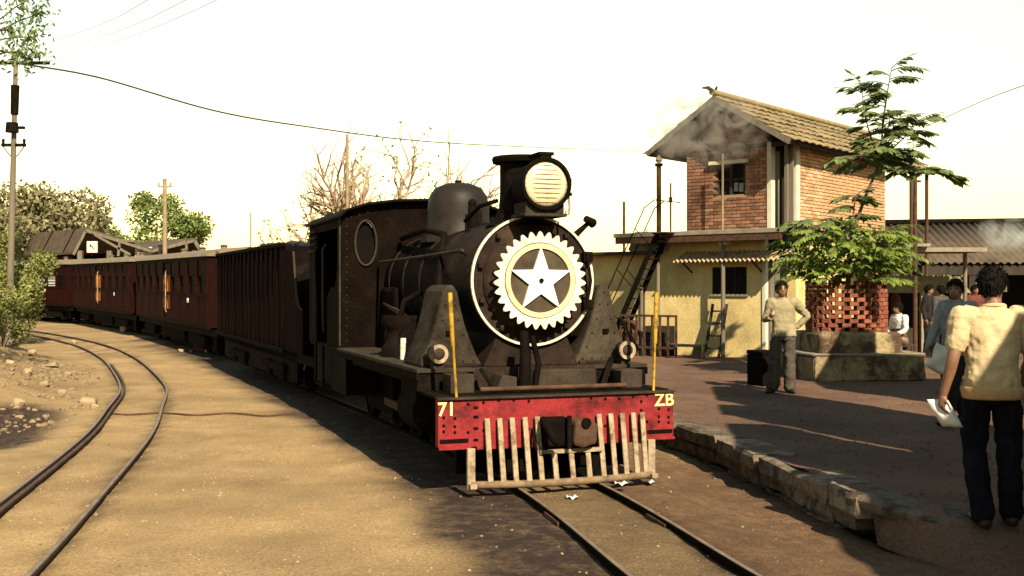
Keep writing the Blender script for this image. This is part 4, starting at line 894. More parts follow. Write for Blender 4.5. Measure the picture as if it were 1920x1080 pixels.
part(MB().b2(-.62, -.28, 1.9, 2.9, .24, .29), 'seat', 'timber', bench)
for y in (2.0, 2.8): part(MB().b2(-.58, -.32, y - .03, y + .03, 0, .24), 'leg', 'timber', bench)
# flat concrete awnings behind the cabin
aw = thing('concrete_canopy', 'flat concrete canopy slab jutting out behind the brick cabin', 'canopy', (0, 0, 0))
c0 = at(1716, 470, 27); part(MB().box((c0.x + .2, c0.y, c0.z), (2.4, 1.6, .10)).box((c0.x - .55, c0.y - .3, c0.z + .10), (1.1, 1.4, .07)), 'slab', 'slab', aw)
for dx in (-.8, 1.2): part(MB().cyl((c0.x + dx, c0.y, BZ - .05), (c0.x + dx, c0.y, c0.z - .05), .05, n=10), 'post', 'timber', aw, 40)
# tall rusty pole beside the planter
pp = at(1716, 660, 24.2); ip = thing('iron_pole', 'tall thin rusty pole standing behind the stone planter', 'pole', (pp.x, pp.y, BZ - .03))
part(MB().cyl((0, 0, 0), (0, 0, 4.0), .05, .042, 12), 'shaft', 'rust', ip, 40); part(MB().ring((0, 0, 1.9), (0, 0, 1), .04, .06, .08, 12), 'clamp', 'iron', ip); part(MB().b2(-.12, .12, -.02, .02, 3.9, 3.95), 'cross_piece', 'rust', ip)
# ------------------------------------------------------------------ open shed at the back of the platform
shed = thing('platform_shed', 'long open shed with a brown corrugated roof behind the platform crowd', 'shed', (0, 0, 0))
SY, X0, X1 = 31.0, 9.4, 21.0
b = MB(); nn = int((X1 - X0) / .035); V = []
for i in range(nn + 1):
    x = X0 + (X1 - X0) * i / nn; c_ = .034 * math.sin(2 * math.pi * (x - X0) / .21)
    V += [(x, SY - .2, 2.42 + c_), (x, SY + 2.6, 3.62 + .012 * (x - X0) + c_)]
b.add(V, [(2 * i, 2 * i + 1, 2 * i + 3, 2 * i + 2) for i in range(nn)])
o = part(b, 'corrugated_roof', 'tinrust', shed, 60); o.modifiers.new('t', 'SOLIDIFY').thickness = .01
b = MB(); V = []
for i in range(nn + 1):
    x = X0 + (X1 - X0) * i / nn; c_ = .034 * math.sin(2 * math.pi * (x - X0) / .21); V += [(x, SY + 5.4, 2.42 + c_), (x, SY + 2.62, 3.62 + .012 * (x - X0) + c_)]
b.add(V, [(2 * i, 2 * i + 1, 2 * i + 3, 2 * i + 2) for i in range(nn)]); part(b, 'rear_roof', 'tinrust', shed, 60)
part(MB().tube([(X0 - .05, SY + 2.6, 3.68), (X1, SY + 2.6, 3.82)], .09, 8), 'ridge_cap', 'iron', shed, 50)
part(MB().b2(X0, X1, SY - .12, SY - .02, 2.10, 2.36), 'eave_beam', 'darkwood', shed)
for x in (X0 + .3, X0 + 2.9, X0 + 3.3, X0 + 5.6, X0 + 8.2, X0 + 11.2): part(MB().b2(x - .09, x + .09, SY - .1, SY + .08, BZ - .1, 2.12), 'post', 'darkwood', shed)
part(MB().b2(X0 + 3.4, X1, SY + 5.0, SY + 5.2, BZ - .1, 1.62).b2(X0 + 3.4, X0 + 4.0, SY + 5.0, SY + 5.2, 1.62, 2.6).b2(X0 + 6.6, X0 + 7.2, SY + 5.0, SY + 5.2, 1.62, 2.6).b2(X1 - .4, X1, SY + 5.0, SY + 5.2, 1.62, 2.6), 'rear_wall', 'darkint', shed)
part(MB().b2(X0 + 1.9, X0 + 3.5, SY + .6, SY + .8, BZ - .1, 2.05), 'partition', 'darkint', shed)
# small tiled stall left of the shed
st = thing('tiled_stall', 'small stall with a tan sloping roof beyond the rusty pole', 'stall', (0, 0, 0))
c0 = at(1705, 600, 27.5)
part(MB().prism([(-.95, 1.62), (1.5, 1.62), (1.35, 2.02), (-.7, 2.06)], lambda u, v, w_: Vector((c0.x + u, c0.y + w_ + (v - 1.6) * .8, v - BZ * 0)), -.05, .05), 'roof', 'tile', st)
for dx in (-.8, .35, 1.3): part(MB().b2(c0.x + dx - .07, c0.x + dx + .07, c0.y - .05, c0.y + .08, BZ - .08, 1.64), 'post', 'slab', st)
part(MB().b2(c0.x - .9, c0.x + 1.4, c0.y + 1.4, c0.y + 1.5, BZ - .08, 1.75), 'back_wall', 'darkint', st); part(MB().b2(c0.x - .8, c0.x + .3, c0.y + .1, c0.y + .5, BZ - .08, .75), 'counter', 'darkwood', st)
# unseen wall added out of frame to the right to shade the platform
sb = thing('platform_wall', 'tall whitewashed wall with low gaps along the platform, outside the picture', 'wall', (0, 0, 0))
def block(x0, y0, x1, y1, wd, h, name):
    d = Vector((x1 - x0, y1 - y0, 0)); n_ = Vector((d.y, -d.x, 0)).normalized() * wd
    q = [Vector((x0, y0, 0)), Vector((x1, y1, 0)), Vector((x1, y1, 0)) + n_, Vector((x0, y0, 0)) + n_]
    part(MB().prism([(p.x, p.y) for p in q], lambda u, v, w_: Vector((u, v, w_)), -.2, h), name, 'whitewash', sb)
    c_ = sum(q, Vector()) / 4; q2 = [c_ + (p - c_) * .98 + (p - c_).normalized() * .05 for p in q]
    part(MB().prism([(p.x, p.y) for p in q2], lambda u, v, w_: Vector((u, v, w_)), h + .003, h + .10), 'coping', 'slab', sb)
ex = lambda y: 4.48 + .143 * (y - 2.4)
for y0, y1, h_ in ((-9, 4.35, 4.3), (4.37, 6.5, 5.6), (6.52, 7.5, 2.9), (7.52, 8.6, 5.6), (8.62, 9.3, 3.9), (9.32, 11.4, 5.6)): block(ex(y0), y0, ex(y1), y1, .5, h_, 'wall_bay')  # bay heights and gaps shaped to let streaks of sun onto the platform
block(7.2, 11.9, 7.5, 14.6, .6, 4.9, 'wall_bay'); block(7.9, 14.2, 12.5, 14.3, .5, 4.6, 'wall_bay')  # further added bays that shade the planter
# ------------------------------------------------------------------ stone planter with brick tree guard
pl = thing('stone_planter', 'two-tier rubble planter with a pierced red brick tree guard', 'planter', (at(1590, 715, 19.9).x, 19.9, BZ - .02), R(6))
Pn = lambda b, n, m, p=pl, s=None, bv=0: part(b, n, m, p, s, bv)
Pn(MB().rock((.03, 0, .23), (2.0, 1.75, .50), .05, .03, 0, random.Random(2)), 'lower_tier', 'coping', bv=.02)
Pn(MB().rock((-.02, .03, .65), (1.48, 1.35, .40), .04, .02, 0, random.Random(4)), 'upper_tier', 'coping', bv=.02)
Pn(MB().rock((.03, 0, .472), (2.04, 1.79, .045), .012, .012, 0, random.Random(5)), 'ledge', 'slab')
jb = MB().rock((0, 0, 0), (.155, .10, .070), .008, .004).mesh('guard_brick'); jb.materials.append(M['jali'])
gj = random.Random(8); NB = 9 * 2
for r_ in range(12):
    for k in range(NB):
        t = 2 * math.pi * (k + .5 * (r_ % 2)) / NB
        if r_ > 9 and math.sin(t) < 0 and gj.random() < .25: continue
        inst(jb, 'guard_brick', pl, (.66 * math.cos(t) - .02, .60 * math.sin(t) + .03, .885 + .0745 * r_), (gj.uniform(-.02, .02), gj.uniform(-.02, .02), t + R(90) + gj.uniform(-.06, .06)))
Pn(MB().cyl((-.02, .03, .84), (-.02, .03, 1.05), .5, n=20), 'soil', 'darkwood')
# ------------------------------------------------------------------ vegetation
def leaf(b, p, d, n, L, wd, fold=.0):
    "a pointed leaf: two triangles each side"
    s = d.cross(n); s = (s if s.length > 1e-4 else d.orthogonal()).normalized() * wd / 2
    n = s.cross(d).normalized()
    b.add([p, p + d * L * .45 + s + n * fold, p + d * L, p + d * L * .45 - s + n * fold], [(0, 1, 2), (0, 2, 3)])
def rv3(g): 
    while True:
        v = Vector((g.uniform(-1, 1), g.uniform(-1, 1), g.uniform(-1, 1)))
        if .05 < v.length < 1: return v.normalized()
def frond(lf, stm, p, d, L, g, n=9, ll=.17, lw=.045, droop=.5, lean=.55):
    pts = []; q = Vector(p); d = d.normalized(); st_ = L / n; side = d.cross(Vector((0, 0, 1)))
    side = (side if side.length > .1 else Vector((1, 0, 0))).normalized()
    for i in range(n + 1):
        pts.append(q.copy()); q = q + d * st_; d = (d + Vector((0, 0, -droop * st_ * 1.2))).normalized()
        if i > 1:
            for sg in (-1, 1):
                ld = (side * sg * (.65 + .2 * g.random()) + d * .75 + Vector((0, 0, -lean * g.uniform(.5, 1.1)))).normalized()
                leaf(lf, pts[-1], ld, (Vector((0, 0, 1)) + rv3(g) * .4).normalized(), ll * g.uniform(.8, 1.15) * (1 - .35 * abs(i / n - .5)), lw * g.uniform(.8, 1.2))
    leaf(lf, pts[-1], d, Vector((0, 0, 1)), ll, lw)
    stm.tube(pts, [.008 * (1 - .8 * i / n) + .002 for i in range(n + 1)], 4, False)
gt = random.Random(21)
tr = thing('planter_tree', 'young feathery-leaved tree rising from the brick tree guard', 'tree', (pl.location.x, 19.9, 0))
tl = tr.location; lf, stm = MB(), MB(); low = MB()
def W(px, py, Y=19.9): return at(px, py, Y) - tl
Y_ = 19.9
def shoot(pts, r0, nodes, L0, droop=.45, mb=None, n=9, ll=.17, tail=True):
    P = catmull_3(pts); stm.tube(P, [r0 * (1 - .85 * i / (len(P) - 1)) + .004 for i in range(len(P))], 6)
    for k in range(nodes):
        t = .12 + .88 * (k + gt.random() * .6) / nodes; i = min(int(t * (len(P) - 1)), len(P) - 2); p = P[i]; a = gt.random() * 6.28 if k % 2 else (0.2 if gt.random() < .5 else 2.9) + gt.uniform(-.5, .5)
        up = (P[i + 1] - P[i]).normalized()
        frond(mb or lf, stm, p, Vector((math.cos(a), math.sin(a) * .7, gt.uniform(-.1, .45))) + up * .25, L0 * gt.uniform(.7, 1.15), gt, n, ll, ll * .38, droop)
    frond(mb or lf, stm, P[-1], (P[-1] - P[-2]).normalized() * .6 + Vector((gt.choice((-.7, .7)), -.3, .3)), L0 * .7, gt, 6, ll, ll * .38, droop)
def catmull_3(P, per=6):
    P = [Vector(p) for p in P]; Q = [P[0] * 2 - P[1]] + P + [P[-1] * 2 - P[-2]]; out = []
    for i in range(1, len(Q) - 2):
        for k in range(per):
            t = k / per; a, b, c, d = Q[i - 1], Q[i], Q[i + 1], Q[i + 2]
            out.append(.5 * ((2 * b) + (c - a) * t + (2 * a - 5 * b + 4 * c - d) * t * t + (3 * b - a - 3 * c + d) * t ** 3))
    return out + [P[-1]]
stm.tube([W(1585, 640), W(1588, 560), W(1592, 500), W(1598, 440)], [.055, .05, .045, .04], 8)
# leader and its side shoots
stm.tube(catmull_3([W(1598, 440), W(1622, 370), W(1650, 300), W(1655, 230), W(1664, 170)]), [.034 - .0011 * i for i in range(25)], 6)
for args in (([W(1655, 240), W(1660, 200), W(1666, 160), W(1672, 128)], .014, 13, .44), ([W(1650, 300), W(1632, 255), W(1620, 205), W(1616, 160)], .012, 11, .36),
             ([W(1650, 300), W(1680, 272), W(1705, 248), W(1720, 228)], .014, 12, .46), ([W(1645, 310), W(1625, 302), W(1605, 292, 19.7), W(1592, 296, 19.6)], .012, 9, .42),
             ([W(1650, 320), W(1690, 314), W(1735, 318), W(1780, 330)], .016, 15, .34), ([W(1650, 300), W(1665, 292), W(1690, 288), W(1712, 286)], .014, 12, .46),
             ([W(1655, 270), W(1660, 250), W(1670, 232), W(1685, 222)], .012, 9, .42),
             ([W(1598, 440), W(1600, 405), W(1603, 375), W(1607, 365)], .016, 11, .36), ([W(1600, 430), W(1560, 415), W(1520, 412), W(1495, 420)], .014, 11, .38)):
    shoot(args[0], args[1], args[2], args[3], 1.3, ll=.25)
# low spreading skirt
for k in range(95):
    a = gt.random() * 6.283; rr = gt.random() ** .6; z0 = gt.uniform(2.1, 3.0)
    p = Vector((math.cos(a) * rr * .75 - .02, math.sin(a) * rr * .7, z0 - .35 * rr))
    frond(low, stm, p, Vector((math.cos(a), math.sin(a), gt.uniform(.05, .6))), gt.uniform(.5, .85), gt, 10, .20, .07, .75)
for k in range(1500):
    a = gt.random() * 6.283; rr = math.sqrt(gt.random()) * 1.15; p = Vector((math.cos(a) * rr, math.sin(a) * rr * .85, 2.35 + gt.uniform(-.35, .70) * (1.15 - .6 * rr) - .10 * rr))
    leaf(low, p, (rv3(gt) + Vector((0, 0, -.3))).normalized(), Vector((0, 0, 1)) + rv3(gt) * .6, gt.uniform(.12, .22), gt.uniform(.05, .08))
stm.tube([W(1590, 520), W(1540, 480), W(1500, 465)], [.03, .02, .01], 6).tube([W(1592, 510), W(1640, 475), W(1690, 470)], [.03, .02, .01], 6)
part(stm, 'trunk', 'trunk', tr, 60); lf.build('upper_crown', M['leafdark'], tr, fix=False); low.build('lower_crown', M['leafbright'], tr, fix=False)

def grow(g, p, d, L, r, lev, wood, tips, spread=.6, up=.25, kids=(2, 4), shrink=.72):
    pts = [Vector(p)]; n = 4; dd = d.normalized()
    for i in range(n):
        dd = (dd + rv3(g) * .16 + Vector((0, 0, up * .12))).normalized(); pts.append(pts[-1] + dd * L / n)
    wood.tube(pts, [r * (1 - .45 * i / n) for i in range(n + 1)], 6 if r > .03 else 4, False)
    if lev == 0: tips.append((pts[-1], dd)); return
    for k in range(g.randint(*kids)):
        q = pts[g.randint(2, n)]; nd = (dd + rv3(g) * spread + Vector((0, 0, up))).normalized()
        grow(g, q, nd, L * shrink * g.uniform(.75, 1.2), r * .56, lev - 1, wood, tips, spread, up, kids, shrink)
    tips.append((pts[-1], dd))
def leafy_tree(name, label, cat, px, base_y, Y, H, crownr, mleaf, seed, nleaf=5200, ls=.30, trunk_h=.3, group=None, squash=.8, lobes=11, mtrunk='trunk', dens=.5):
    g = random.Random(seed); b0 = at(px, base_y, Y); b0.z = hz(Y) - .1; t = thing(name, label, cat, b0, 0, group)
    wood, tips = MB(), []
    wood.tube([(0, 0, 0), (g.uniform(-.1, .1), 0, H * trunk_h * .6), (g.uniform(-.2, .2), 0, H * trunk_h)], [H * .028, H * .022, H * .018], 8)
    for k in range(5):
        a = 6.28 * k / 5 + g.random(); grow(g, (0, 0, H * trunk_h * g.uniform(.7, 1)), Vector((math.cos(a) * .8, math.sin(a) * .8, .9)), H * .30, H * .012, 2, wood, tips, .7, .2, (2, 3))
    part(wood, 'trunk', mtrunk, t, 60)
    cz = H * (trunk_h + (1 - trunk_h) * .52); L_ = []
    for k in range(lobes):
        v = rv3(g); rr = g.uniform(.45, .8); L_.append((Vector((v.x * crownr * rr, v.y * crownr * rr, cz + v.z * (H - cz) * rr)), crownr * g.uniform(.26, .46)))
    lfb = MB()
    for k in range(nleaf):
        c_, r_ = L_[k % lobes]; v = rv3(g); q = c_ + Vector((v.x, v.y, v.z * squash)) * r_ * g.random() ** dens
        leaf(lfb, q, rv3(g), (v + rv3(g) * .5 + Vector((0, 0, .4))).normalized(), ls * g.uniform(.6, 1.2), ls * .5)
    lfb.build('crown', M[mleaf], t, fix=False); return t
def bare_tree(name, label, px, Y, H, seed, lean=(0, 0), m_='bare', lev=4, group='bare trees behind the locomotive', leafy=0, mleaf='leafdry', forks=2):
    g = random.Random(seed); b0 = at(px, 540, Y); b0.z = hz(Y) - .1; t = thing(name, label, 'tree', b0, 0, group); wood, tips = MB(), []
    for k in range(forks):
        a = (k - (forks - 1) / 2) * .7
        grow(g, (0, 0, 0), Vector((math.sin(a) + lean[0], g.uniform(-.2, .2), 1)), H * .36, H * .024, lev, wood, tips, .85, .12, (2, 4), .70)
    part(wood, 'trunk', m_, t, 60)
    if leafy:
        lfb = MB()
        for k in range(leafy):
            p, d = tips[g.randrange(len(tips))]; leaf(lfb, p + rv3(g) * H * .04 * g.random(), rv3(g), rv3(g), H * .022, H * .011)
        lfb.build('crown', M[mleaf], t, fix=False)
    return t
leafy_tree('green_tree', 'round bushy green tree behind the goods shed', 'tree', 303, 470, 72, 7.6, 3.1, 'leaftree', 31, 9000, .30, .25, lobes=15)
leafy_tree('green_shrub', 'low dark green shrub between the goods shed and the round green tree', 'shrub', 200, 470, 74, 6.4, 2.4, 'leaftree', 32, 4200, .28, .2)
leafy_tree('dry_tree', 'big pale olive half-dry tree behind the wooden power pole', 'tree', 92, 480, 70, 8.3, 4.0, 'leafdry', 33, 11000, .40, .2, lobes=22, dens=.35, mtrunk='bare')
leafy_tree('dry_tree', 'smaller pale olive half-dry tree at the photo edge past the power pole', 'tree', -10, 480, 66, 6.6, 3.0, 'leafdry', 34, 6400, .40, .2, lobes=16, dens=.4, mtrunk='bare')
leafy_tree('olive_shrub', 'olive shrub low against the gap between dry tree and goods shed', 'shrub', 150, 480, 76, 5.6, 2.6, 'leafdry', 35, 6200, .36, .15, lobes=14)
leafy_tree('hedge_bush', 'yellow-green bush crowding the siding at the photo edge', 'bush', 12, 600, 33, 3.55, 1.55, 'leafbush', 36, 9000, .12, .10, lobes=16, squash=1.0)
leafy_tree('hedge_bush', 'smaller yellow-green bush growing at the foot of the larger one', 'bush', 2, 610, 27, 2.0, 1.0, 'leafbush', 37, 5200, .10, .08, lobes=12, squash=1.0)
bare_tree('bare_tree', 'tall bare tree with two spreading boughs behind the cab roof', 745, 44, 10.5, 41, (.10, 0), forks=3)
bare_tree('bare_tree', 'bare leaning tree beside the pale pole behind the tender', 668, 46, 9.2, 43, (-.05, 0), forks=3, leafy=500)
bare_tree('bare_tree', 'small bare tree behind the steam dome', 850, 50, 7.4, 45, (.05, 0), lev=3)
leafy_tree('dry_bush', 'dry olive bush low behind the tender roofline', 'bush', 640, 480, 42, 4.2, 1.15, 'leafdry', 47, 2200, .16, .2, lobes=10)
leafy_tree('green_tree', 'distant green tree glimpsed between the dome and the chimney', 'tree', 938, 480, 60, 5.7, 1.4, 'leaftree', 48, 2400, .2, .25)
leafy_tree('green_tree', 'green tree seen under the shed roof behind the stall', 'tree', 1735, 540, 42, 3.3, 2.0, 'leaftree', 49, 4200, .2, .15)
leafy_tree('green_tree', 'green tree beyond the open back of the shed', 'tree', 1850, 540, 46, 2.9, 2.4, 'leafdry', 50, 3200, .2, .15)
# overhanging bough at the top corner
ob = thing('overhanging_tree', 'dark leafy boughs hanging in at the top corner above the power pole', 'tree', (-11.5, 17.5, 0)); g = random.Random(77); wood, lfb, tips = MB(), MB(), []
wood.tube([(0, 0, 0), (.1, 0, 2.5), (.3, .1, 5.0), (1.0, .2, 6.4)], [.24, .20, .16, .11], 10)
for d in ((1.0, .2, .25), (.9, -.3, .05), (.3, .5, .8), (-.6, .2, .8), (.8, .1, -.15), (1.0, 0, .55)): grow(g, (.9, .2, 6.2), Vector(d), 1.5, .05, 2, wood, tips, .6, -.05, (2, 3))
for p, d in tips:
    for k in range(110): leaf(lfb, p + rv3(g) * .45 * g.random(), (rv3(g) + Vector((0, 0, -.5))).normalized(), rv3(g), g.uniform(.08, .15), .045)
part(wood, 'trunk', 'trunk', ob, 60); lfb.build('crown', M['leafdark'], ob, fix=False)
# ------------------------------------------------------------------ goods shed behind the coaches
gs = thing('goods_shed', 'grey-brown goods shed with an open trussed end behind the red coaches', 'shed', (0, 0, 0))
GY = 60.0; pk, le, re_, vl, p2, e2 = at(163, 427, GY), at(140, 472, GY), at(286, 466, GY), at(286, 466, GY), at(366, 446, GY), at(380, 470, GY)
bk = Vector((-15, 16, 0))
def sheet(a, b, name, m_, tk=.12, back=bk):
    q = [a, b, b + back, a + back]; V = q + [p - Vector((0, 0, tk)) for p in q]
    part(MB().add(V, [(0, 1, 2, 3), (7, 6, 5, 4), (0, 4, 5, 1), (1, 5, 6, 2), (2, 6, 7, 3), (3, 7, 4, 0)]), name, m_, gs)
sheet(pk, le + Vector((-1.2, 0, 0)) * 0, 'roof_slope', 'tinrust'); sheet(pk + Vector((.02, 0, 0)), re_, 'roof_slope', 'tinrust'); sheet(vl + Vector((.02, 0, 0)), p2, 'low_roof', 'tinrust'); sheet(p2 + Vector((.02, 0, 0)), e2, 'low_roof', 'tinrust')
for k in range(7):
    a = bk * (k / 7 + .07); part(MB().bar(pk + a + Vector((0, 0, .03)), le + a + Vector((0, 0, .03)), .10, .05), 'roof_seam', 'iron', gs)
for a, b in ((pk, le), (pk, re_), (vl, p2), (p2, e2)): part(MB().bar(a - Vector((0, .1, .16)), b - Vector((0, .1, .16)), .14, .14), 'rafter', 'timber', gs)
mid = (pk + re_) / 2
for a, b in ((at(178, 440, GY - .1), at(245, 478, GY - .1)), (at(215, 450, GY - .1), at(252, 452, GY - .1)), (at(225, 452, GY - .1), at(222, 480, GY - .1)), (at(318, 462, GY - .1), at(350, 452, GY - .1)), (at(300, 462, GY - .1), at(300, 485, GY - .1)), (at(350, 452, GY - .1), at(350, 485, GY - .1))): part(MB().bar(a, b, .12, .12), 'truss_bar', 'timber', gs)
for px in (150, 205, 262, 290, 365): p = at(px, 470, GY + .1); part(MB().b2(p.x - .12, p.x + .12, GY + .02, GY + .26, hz(60) - .2, p.z), 'post', 'timber', gs)
p = at(262, 470, GY); part(MB().b2(p.x - .35, p.x + .55, GY + .3, GY + .4, 3.0, 3.95), 'pale_panel', 'whitewash', gs)
p, q = at(120, 480, GY + 9), at(372, 480, GY + 9); part(MB().b2(p.x, q.x, GY + 9, GY + 9.2, hz(60) - .3, 4.0), 'back_wall', 'darkint', gs)
sg = thing('sign_board', 'small white square board hanging in the open end of the goods shed', 'sign', at(173, 463, GY - .4))
part(MB().b2(-.28, .28, -.03, .03, -.30, .30), 'panel', 'white', sg); part(MB().bar((-.10, -.035, .12), (.10, -.035, -.10), .05, .01, (0, 1, 0)).bar((-.10, -.035, .14), (-.10, -.035, -.02), .05, .01, (0, 1, 0)), 'mark', 'black', sg); part(MB().bar((0, 0, .30), (0, 0, .75), .03), 'hanger', 'iron', sg)
# ------------------------------------------------------------------ poles, wires, posts
pb = at(16, 480, 30); pt = at(30, 100, 30)
pole = thing('power_pole', 'tall power pole with a crossarm and transformer box at the photo edge', 'pole', (pb.x, 30, 0))
tp = pt - Vector((pb.x, 30, 0)); axp = lambda z: Vector((tp.x * z / tp.z, 0, z))
part(MB().tube([axp(0), axp(3), axp(tp.z)], [.105, .085, .055], 12), 'shaft', 'timber', pole, 50)
zc = at(0, 272, 30).z; c_ = axp(zc); arm = part(MB().bar(c_ + Vector((-.32, 0, 0)), c_ + Vector((.32, 0, 0)), .09, .08), 'crossarm', 'iron', pole)
for dx in (-.28, .28): part(MB().cyl(c_ + Vector((dx, 0, .04)), c_ + Vector((dx, 0, .16)), .035, .045, 8), 'insulator', 'iron', arm)
part(MB().tube([c_ + Vector((-.28, 0, -.04)), c_ + Vector((-.1, 0, -.28)), c_ + Vector((0, 0, -.34))], .015, 5).tube([c_ + Vector((.28, 0, -.04)), c_ + Vector((.1, 0, -.28)), c_ + Vector((0, 0, -.34))], .015, 5), 'arm_brace', 'iron', arm)
c2 = axp(at(0, 241, 30).z); part(MB().cyl(c2 + Vector((0, -.12, -.12)), c2 + Vector((0, -.12, .14)), .17, .15, 12).b2(c2.x + .1, c2.x + .3, -.1, .0, c2.z - .02, c2.z + .05), 'transformer_box', 'iron', pole, 40)
c3 = axp(at(0, 160, 30).z); part(MB().cyl(c3, axp(at(0, 215, 30).z), .11, .10, 10), 'pole_sleeve', 'iron', pole, 40)
zt = at(0, 118, 30).z; c4 = axp(zt); part(MB().bar(c4 + Vector((-.9, 0, 0)), c4 + Vector((.9, 0, 0)), .09, .08), 'top_crossarm', 'iron', pole)
def wire(name, label, pts, r, m_='rust'):
    P_ = catmull_3(pts, 8); tag(MB().tube(P_, r if isinstance(r, float) else [r[0] + (r[1] - r[0]) * i / (len(P_) - 1) for i in range(len(P_))], 5).build(name, M[m_], None, 60), label, 'wire')
wire('overhead_cable', 'thick black cable sagging from the power pole across the sky to the brick cabin', [axp(zt) + Vector((pb.x, 30, 0)), at(180, 144, 27), at(400, 207, 24), at(600, 241, 23.4), at(785, 264, 24), at(1000, 276, 25), at(1236, 284, 26.3)], (.026, .005))
M['wirepale'] = mat('pale_wire', (.30, .30, .24), (.36, .36, .28), 3, .6)
for k, ((x0, y0), (x1, y1)) in enumerate((((60, 105), (300, -12)), ((80, 118), (365, -8)), ((90, 132), (450, -20)))):
    wire('overhead_wire', ('thin pale wire over the power pole, uppermost of three', 'thin pale wire over the power pole, middle of three', 'thin pale wire over the power pole, lowest of three')[k], [c4 + Vector((pb.x - .8 + .8 * k, 30, 0)), at((x0 + x1) / 2, (y0 + y1) / 2 + 3, 25), at(x1, y1, 20), at(x1 + 240, y1 - 110, 15)], .006, 'wirepale')
wire('overhead_wire', 'thin sagging wire beyond the tree against the sky at the photo edge', [at(1735, 238, 24), at(1800, 208, 22), at(1860, 182, 20), at(1925, 158, 18), at(2050, 110, 16)], .008, 'wirepale')
def thin_pole(name, label, px, ytop, Y, r, m_, top=None):
    p = at(px, ytop, Y); t = thing(name, label, 'pole', (p.x, Y, hz(Y) - .1)); H = p.z - hz(Y) + .1
    part(MB().cyl((0, 0, 0), (0, 0, H), r, r * .75, 10), 'shaft', m_, t, 40)
    if top:
        part(MB().b2(-.35, .35, -.04, .04, H - .45, H - .37).b2(-.22, .22, -.04, .04, H - .85, H - .78), 'crossarm', m_, t)
        for dx in (-.3, .3): part(MB().cyl((dx, 0, H - .37), (dx, 0, H - .2), .05, n=8), 'insulator', 'slab', t)
    return t
thin_pole('telegraph_pole', 'pale telegraph pole in front of the round green tree', 309, 335, 57, .13, 'pole', 1)
thin_pole('telegraph_pole', 'pale thin pole among the bare trees behind the tender', 651, 252, 42, .075, 'pole')
thin_pole('telegraph_pole', 'thin dark pole between the locomotive and the yellow cabin', 1170, 378, 34, .055, 'rust')
thin_pole('telegraph_pole', 'faint thin pole far behind the red coaches', 470, 398, 80, .07, 'pole')
for px, py, lab in ((231, 622, 'short whitewashed marker post on the sand beside the red coaches'), (72, 598, 'short whitewashed marker post near the bush at the far end of the siding')):
    Y = 1.60 * F / (py - 540); Y = (1.74 - hz(Y) + .07) * F / (py - 540); x = (px - 960) / F * Y; t = thing('marker_post', lab, 'post', (x, Y, ground_z(x, Y)))
    part(MB().b2(-.09, .09, -.09, .09, 0, .42), 'post', 'whitewash', t, bevel=.01); part(MB().b2(-.10, .10, -.10, .10, .42, .58), 'cap', 'coachdark', t, bevel=.02)
# point lever among stones next to the coach
Y = 1.76 * F / (662 - 540); x = (372 - 960) / F * Y
lv = thing('point_lever', 'rusty point lever standing in a ring of stones beside the train', 'lever', (x, Y, ground_z(x, Y)))
part(MB().b2(-.28, .28, -.12, .12, 0, .07).b2(-.12, .12, -.10, .10, .07, .2), 'base', 'rust', lv); part(MB().tube([(0, 0, .1), (.05, 0, .34), (.12, 0, .52)], [.03, .024, .02], 8), 'handle', 'rust', lv, 50); part(MB().ball((.13, 0, .54), .06, 10, 6).ball((-.06, 0, .28), (.10, .06, .08), 10, 6), 'weight', 'rust', lv, 60)
for k in range(7):
    a = k * .9; s = rnd.uniform(.10, .18); o = MB().rock((0, 0, 0), (s, s * .8, s * .6), s * .15, s * .1).build('stone', M['rubble'], None, 60, loc=(x + .48 * math.cos(a), Y + .3 * math.sin(a), ground_z(x, Y) + s * .2)); o.rotation_euler = (0, 0, a)
    tag(o, 'small pale stone set round the rusty point lever', 'stone', 'stones round the point lever')
# ------------------------------------------------------------------ smoke
def smoke(name, label, c, r, dens, col, seed, nscale):
    b = MB().ball((0, 0, 0), r, 16, 10); m = bpy.data.materials.new(name); m.use_nodes = True; N, L = m.node_tree.nodes, m.node_tree.links; N.remove(N['Principled BSDF'])
    v = N.new('ShaderNodeVolumePrincipled'); v.inputs['Color'].default_value = (*col, 1); v.inputs['Anisotropy'].default_value = .2
    tc = N.new('ShaderNodeTexCoord'); n = N.new('ShaderNodeTexNoise'); n.inputs['Scale'].default_value = nscale; n.inputs['Detail'].default_value = 6; n.inputs['Distortion'].default_value = 1.4
    mp = N.new('ShaderNodeMapping'); mp.inputs['Location'].default_value = (seed, seed * .7, 0); L.new(tc.outputs['Object'], mp.inputs[0]); L.new(mp.outputs[0], n.inputs['Vector'])
    sx = N.new('ShaderNodeVectorMath'); sx.operation = 'DIVIDE'; sx.inputs[1].default_value = r; L.new(tc.outputs['Object'], sx.inputs[0]); ln = N.new('ShaderNodeVectorMath'); ln.operation = 'LENGTH'; L.new(sx.outputs[0], ln.inputs[0])
    fo = N.new('ShaderNodeMapRange'); fo.inputs[1].default_value = 1.0; fo.inputs[2].default_value = .25; fo.interpolation_type = 'SMOOTHSTEP'; L.new(ln.outputs['Value'], fo.inputs[0])
    mr = N.new('ShaderNodeMapRange'); mr.inputs[1].default_value = .44; mr.inputs[2].default_value = .72; L.new(n.outputs['Fac'], mr.inputs[0])
    mu = N.new('ShaderNodeMath'); mu.operation = 'MULTIPLY'; L.new(fo.outputs[0], mu.inputs[0]); L.new(mr.outputs[0], mu.inputs[1]); m2 = N.new('ShaderNodeMath'); m2.operation = 'MULTIPLY'; m2.inputs[1].default_value = dens; L.new(mu.outputs[0], m2.inputs[0])
    L.new(m2.outputs[0], v.inputs['Density']); L.new(v.outputs[0], N['Material Output'].inputs['Volume'])
    tag(b.build(name, m, None, loc=c), label, 'smoke', kind='stuff')
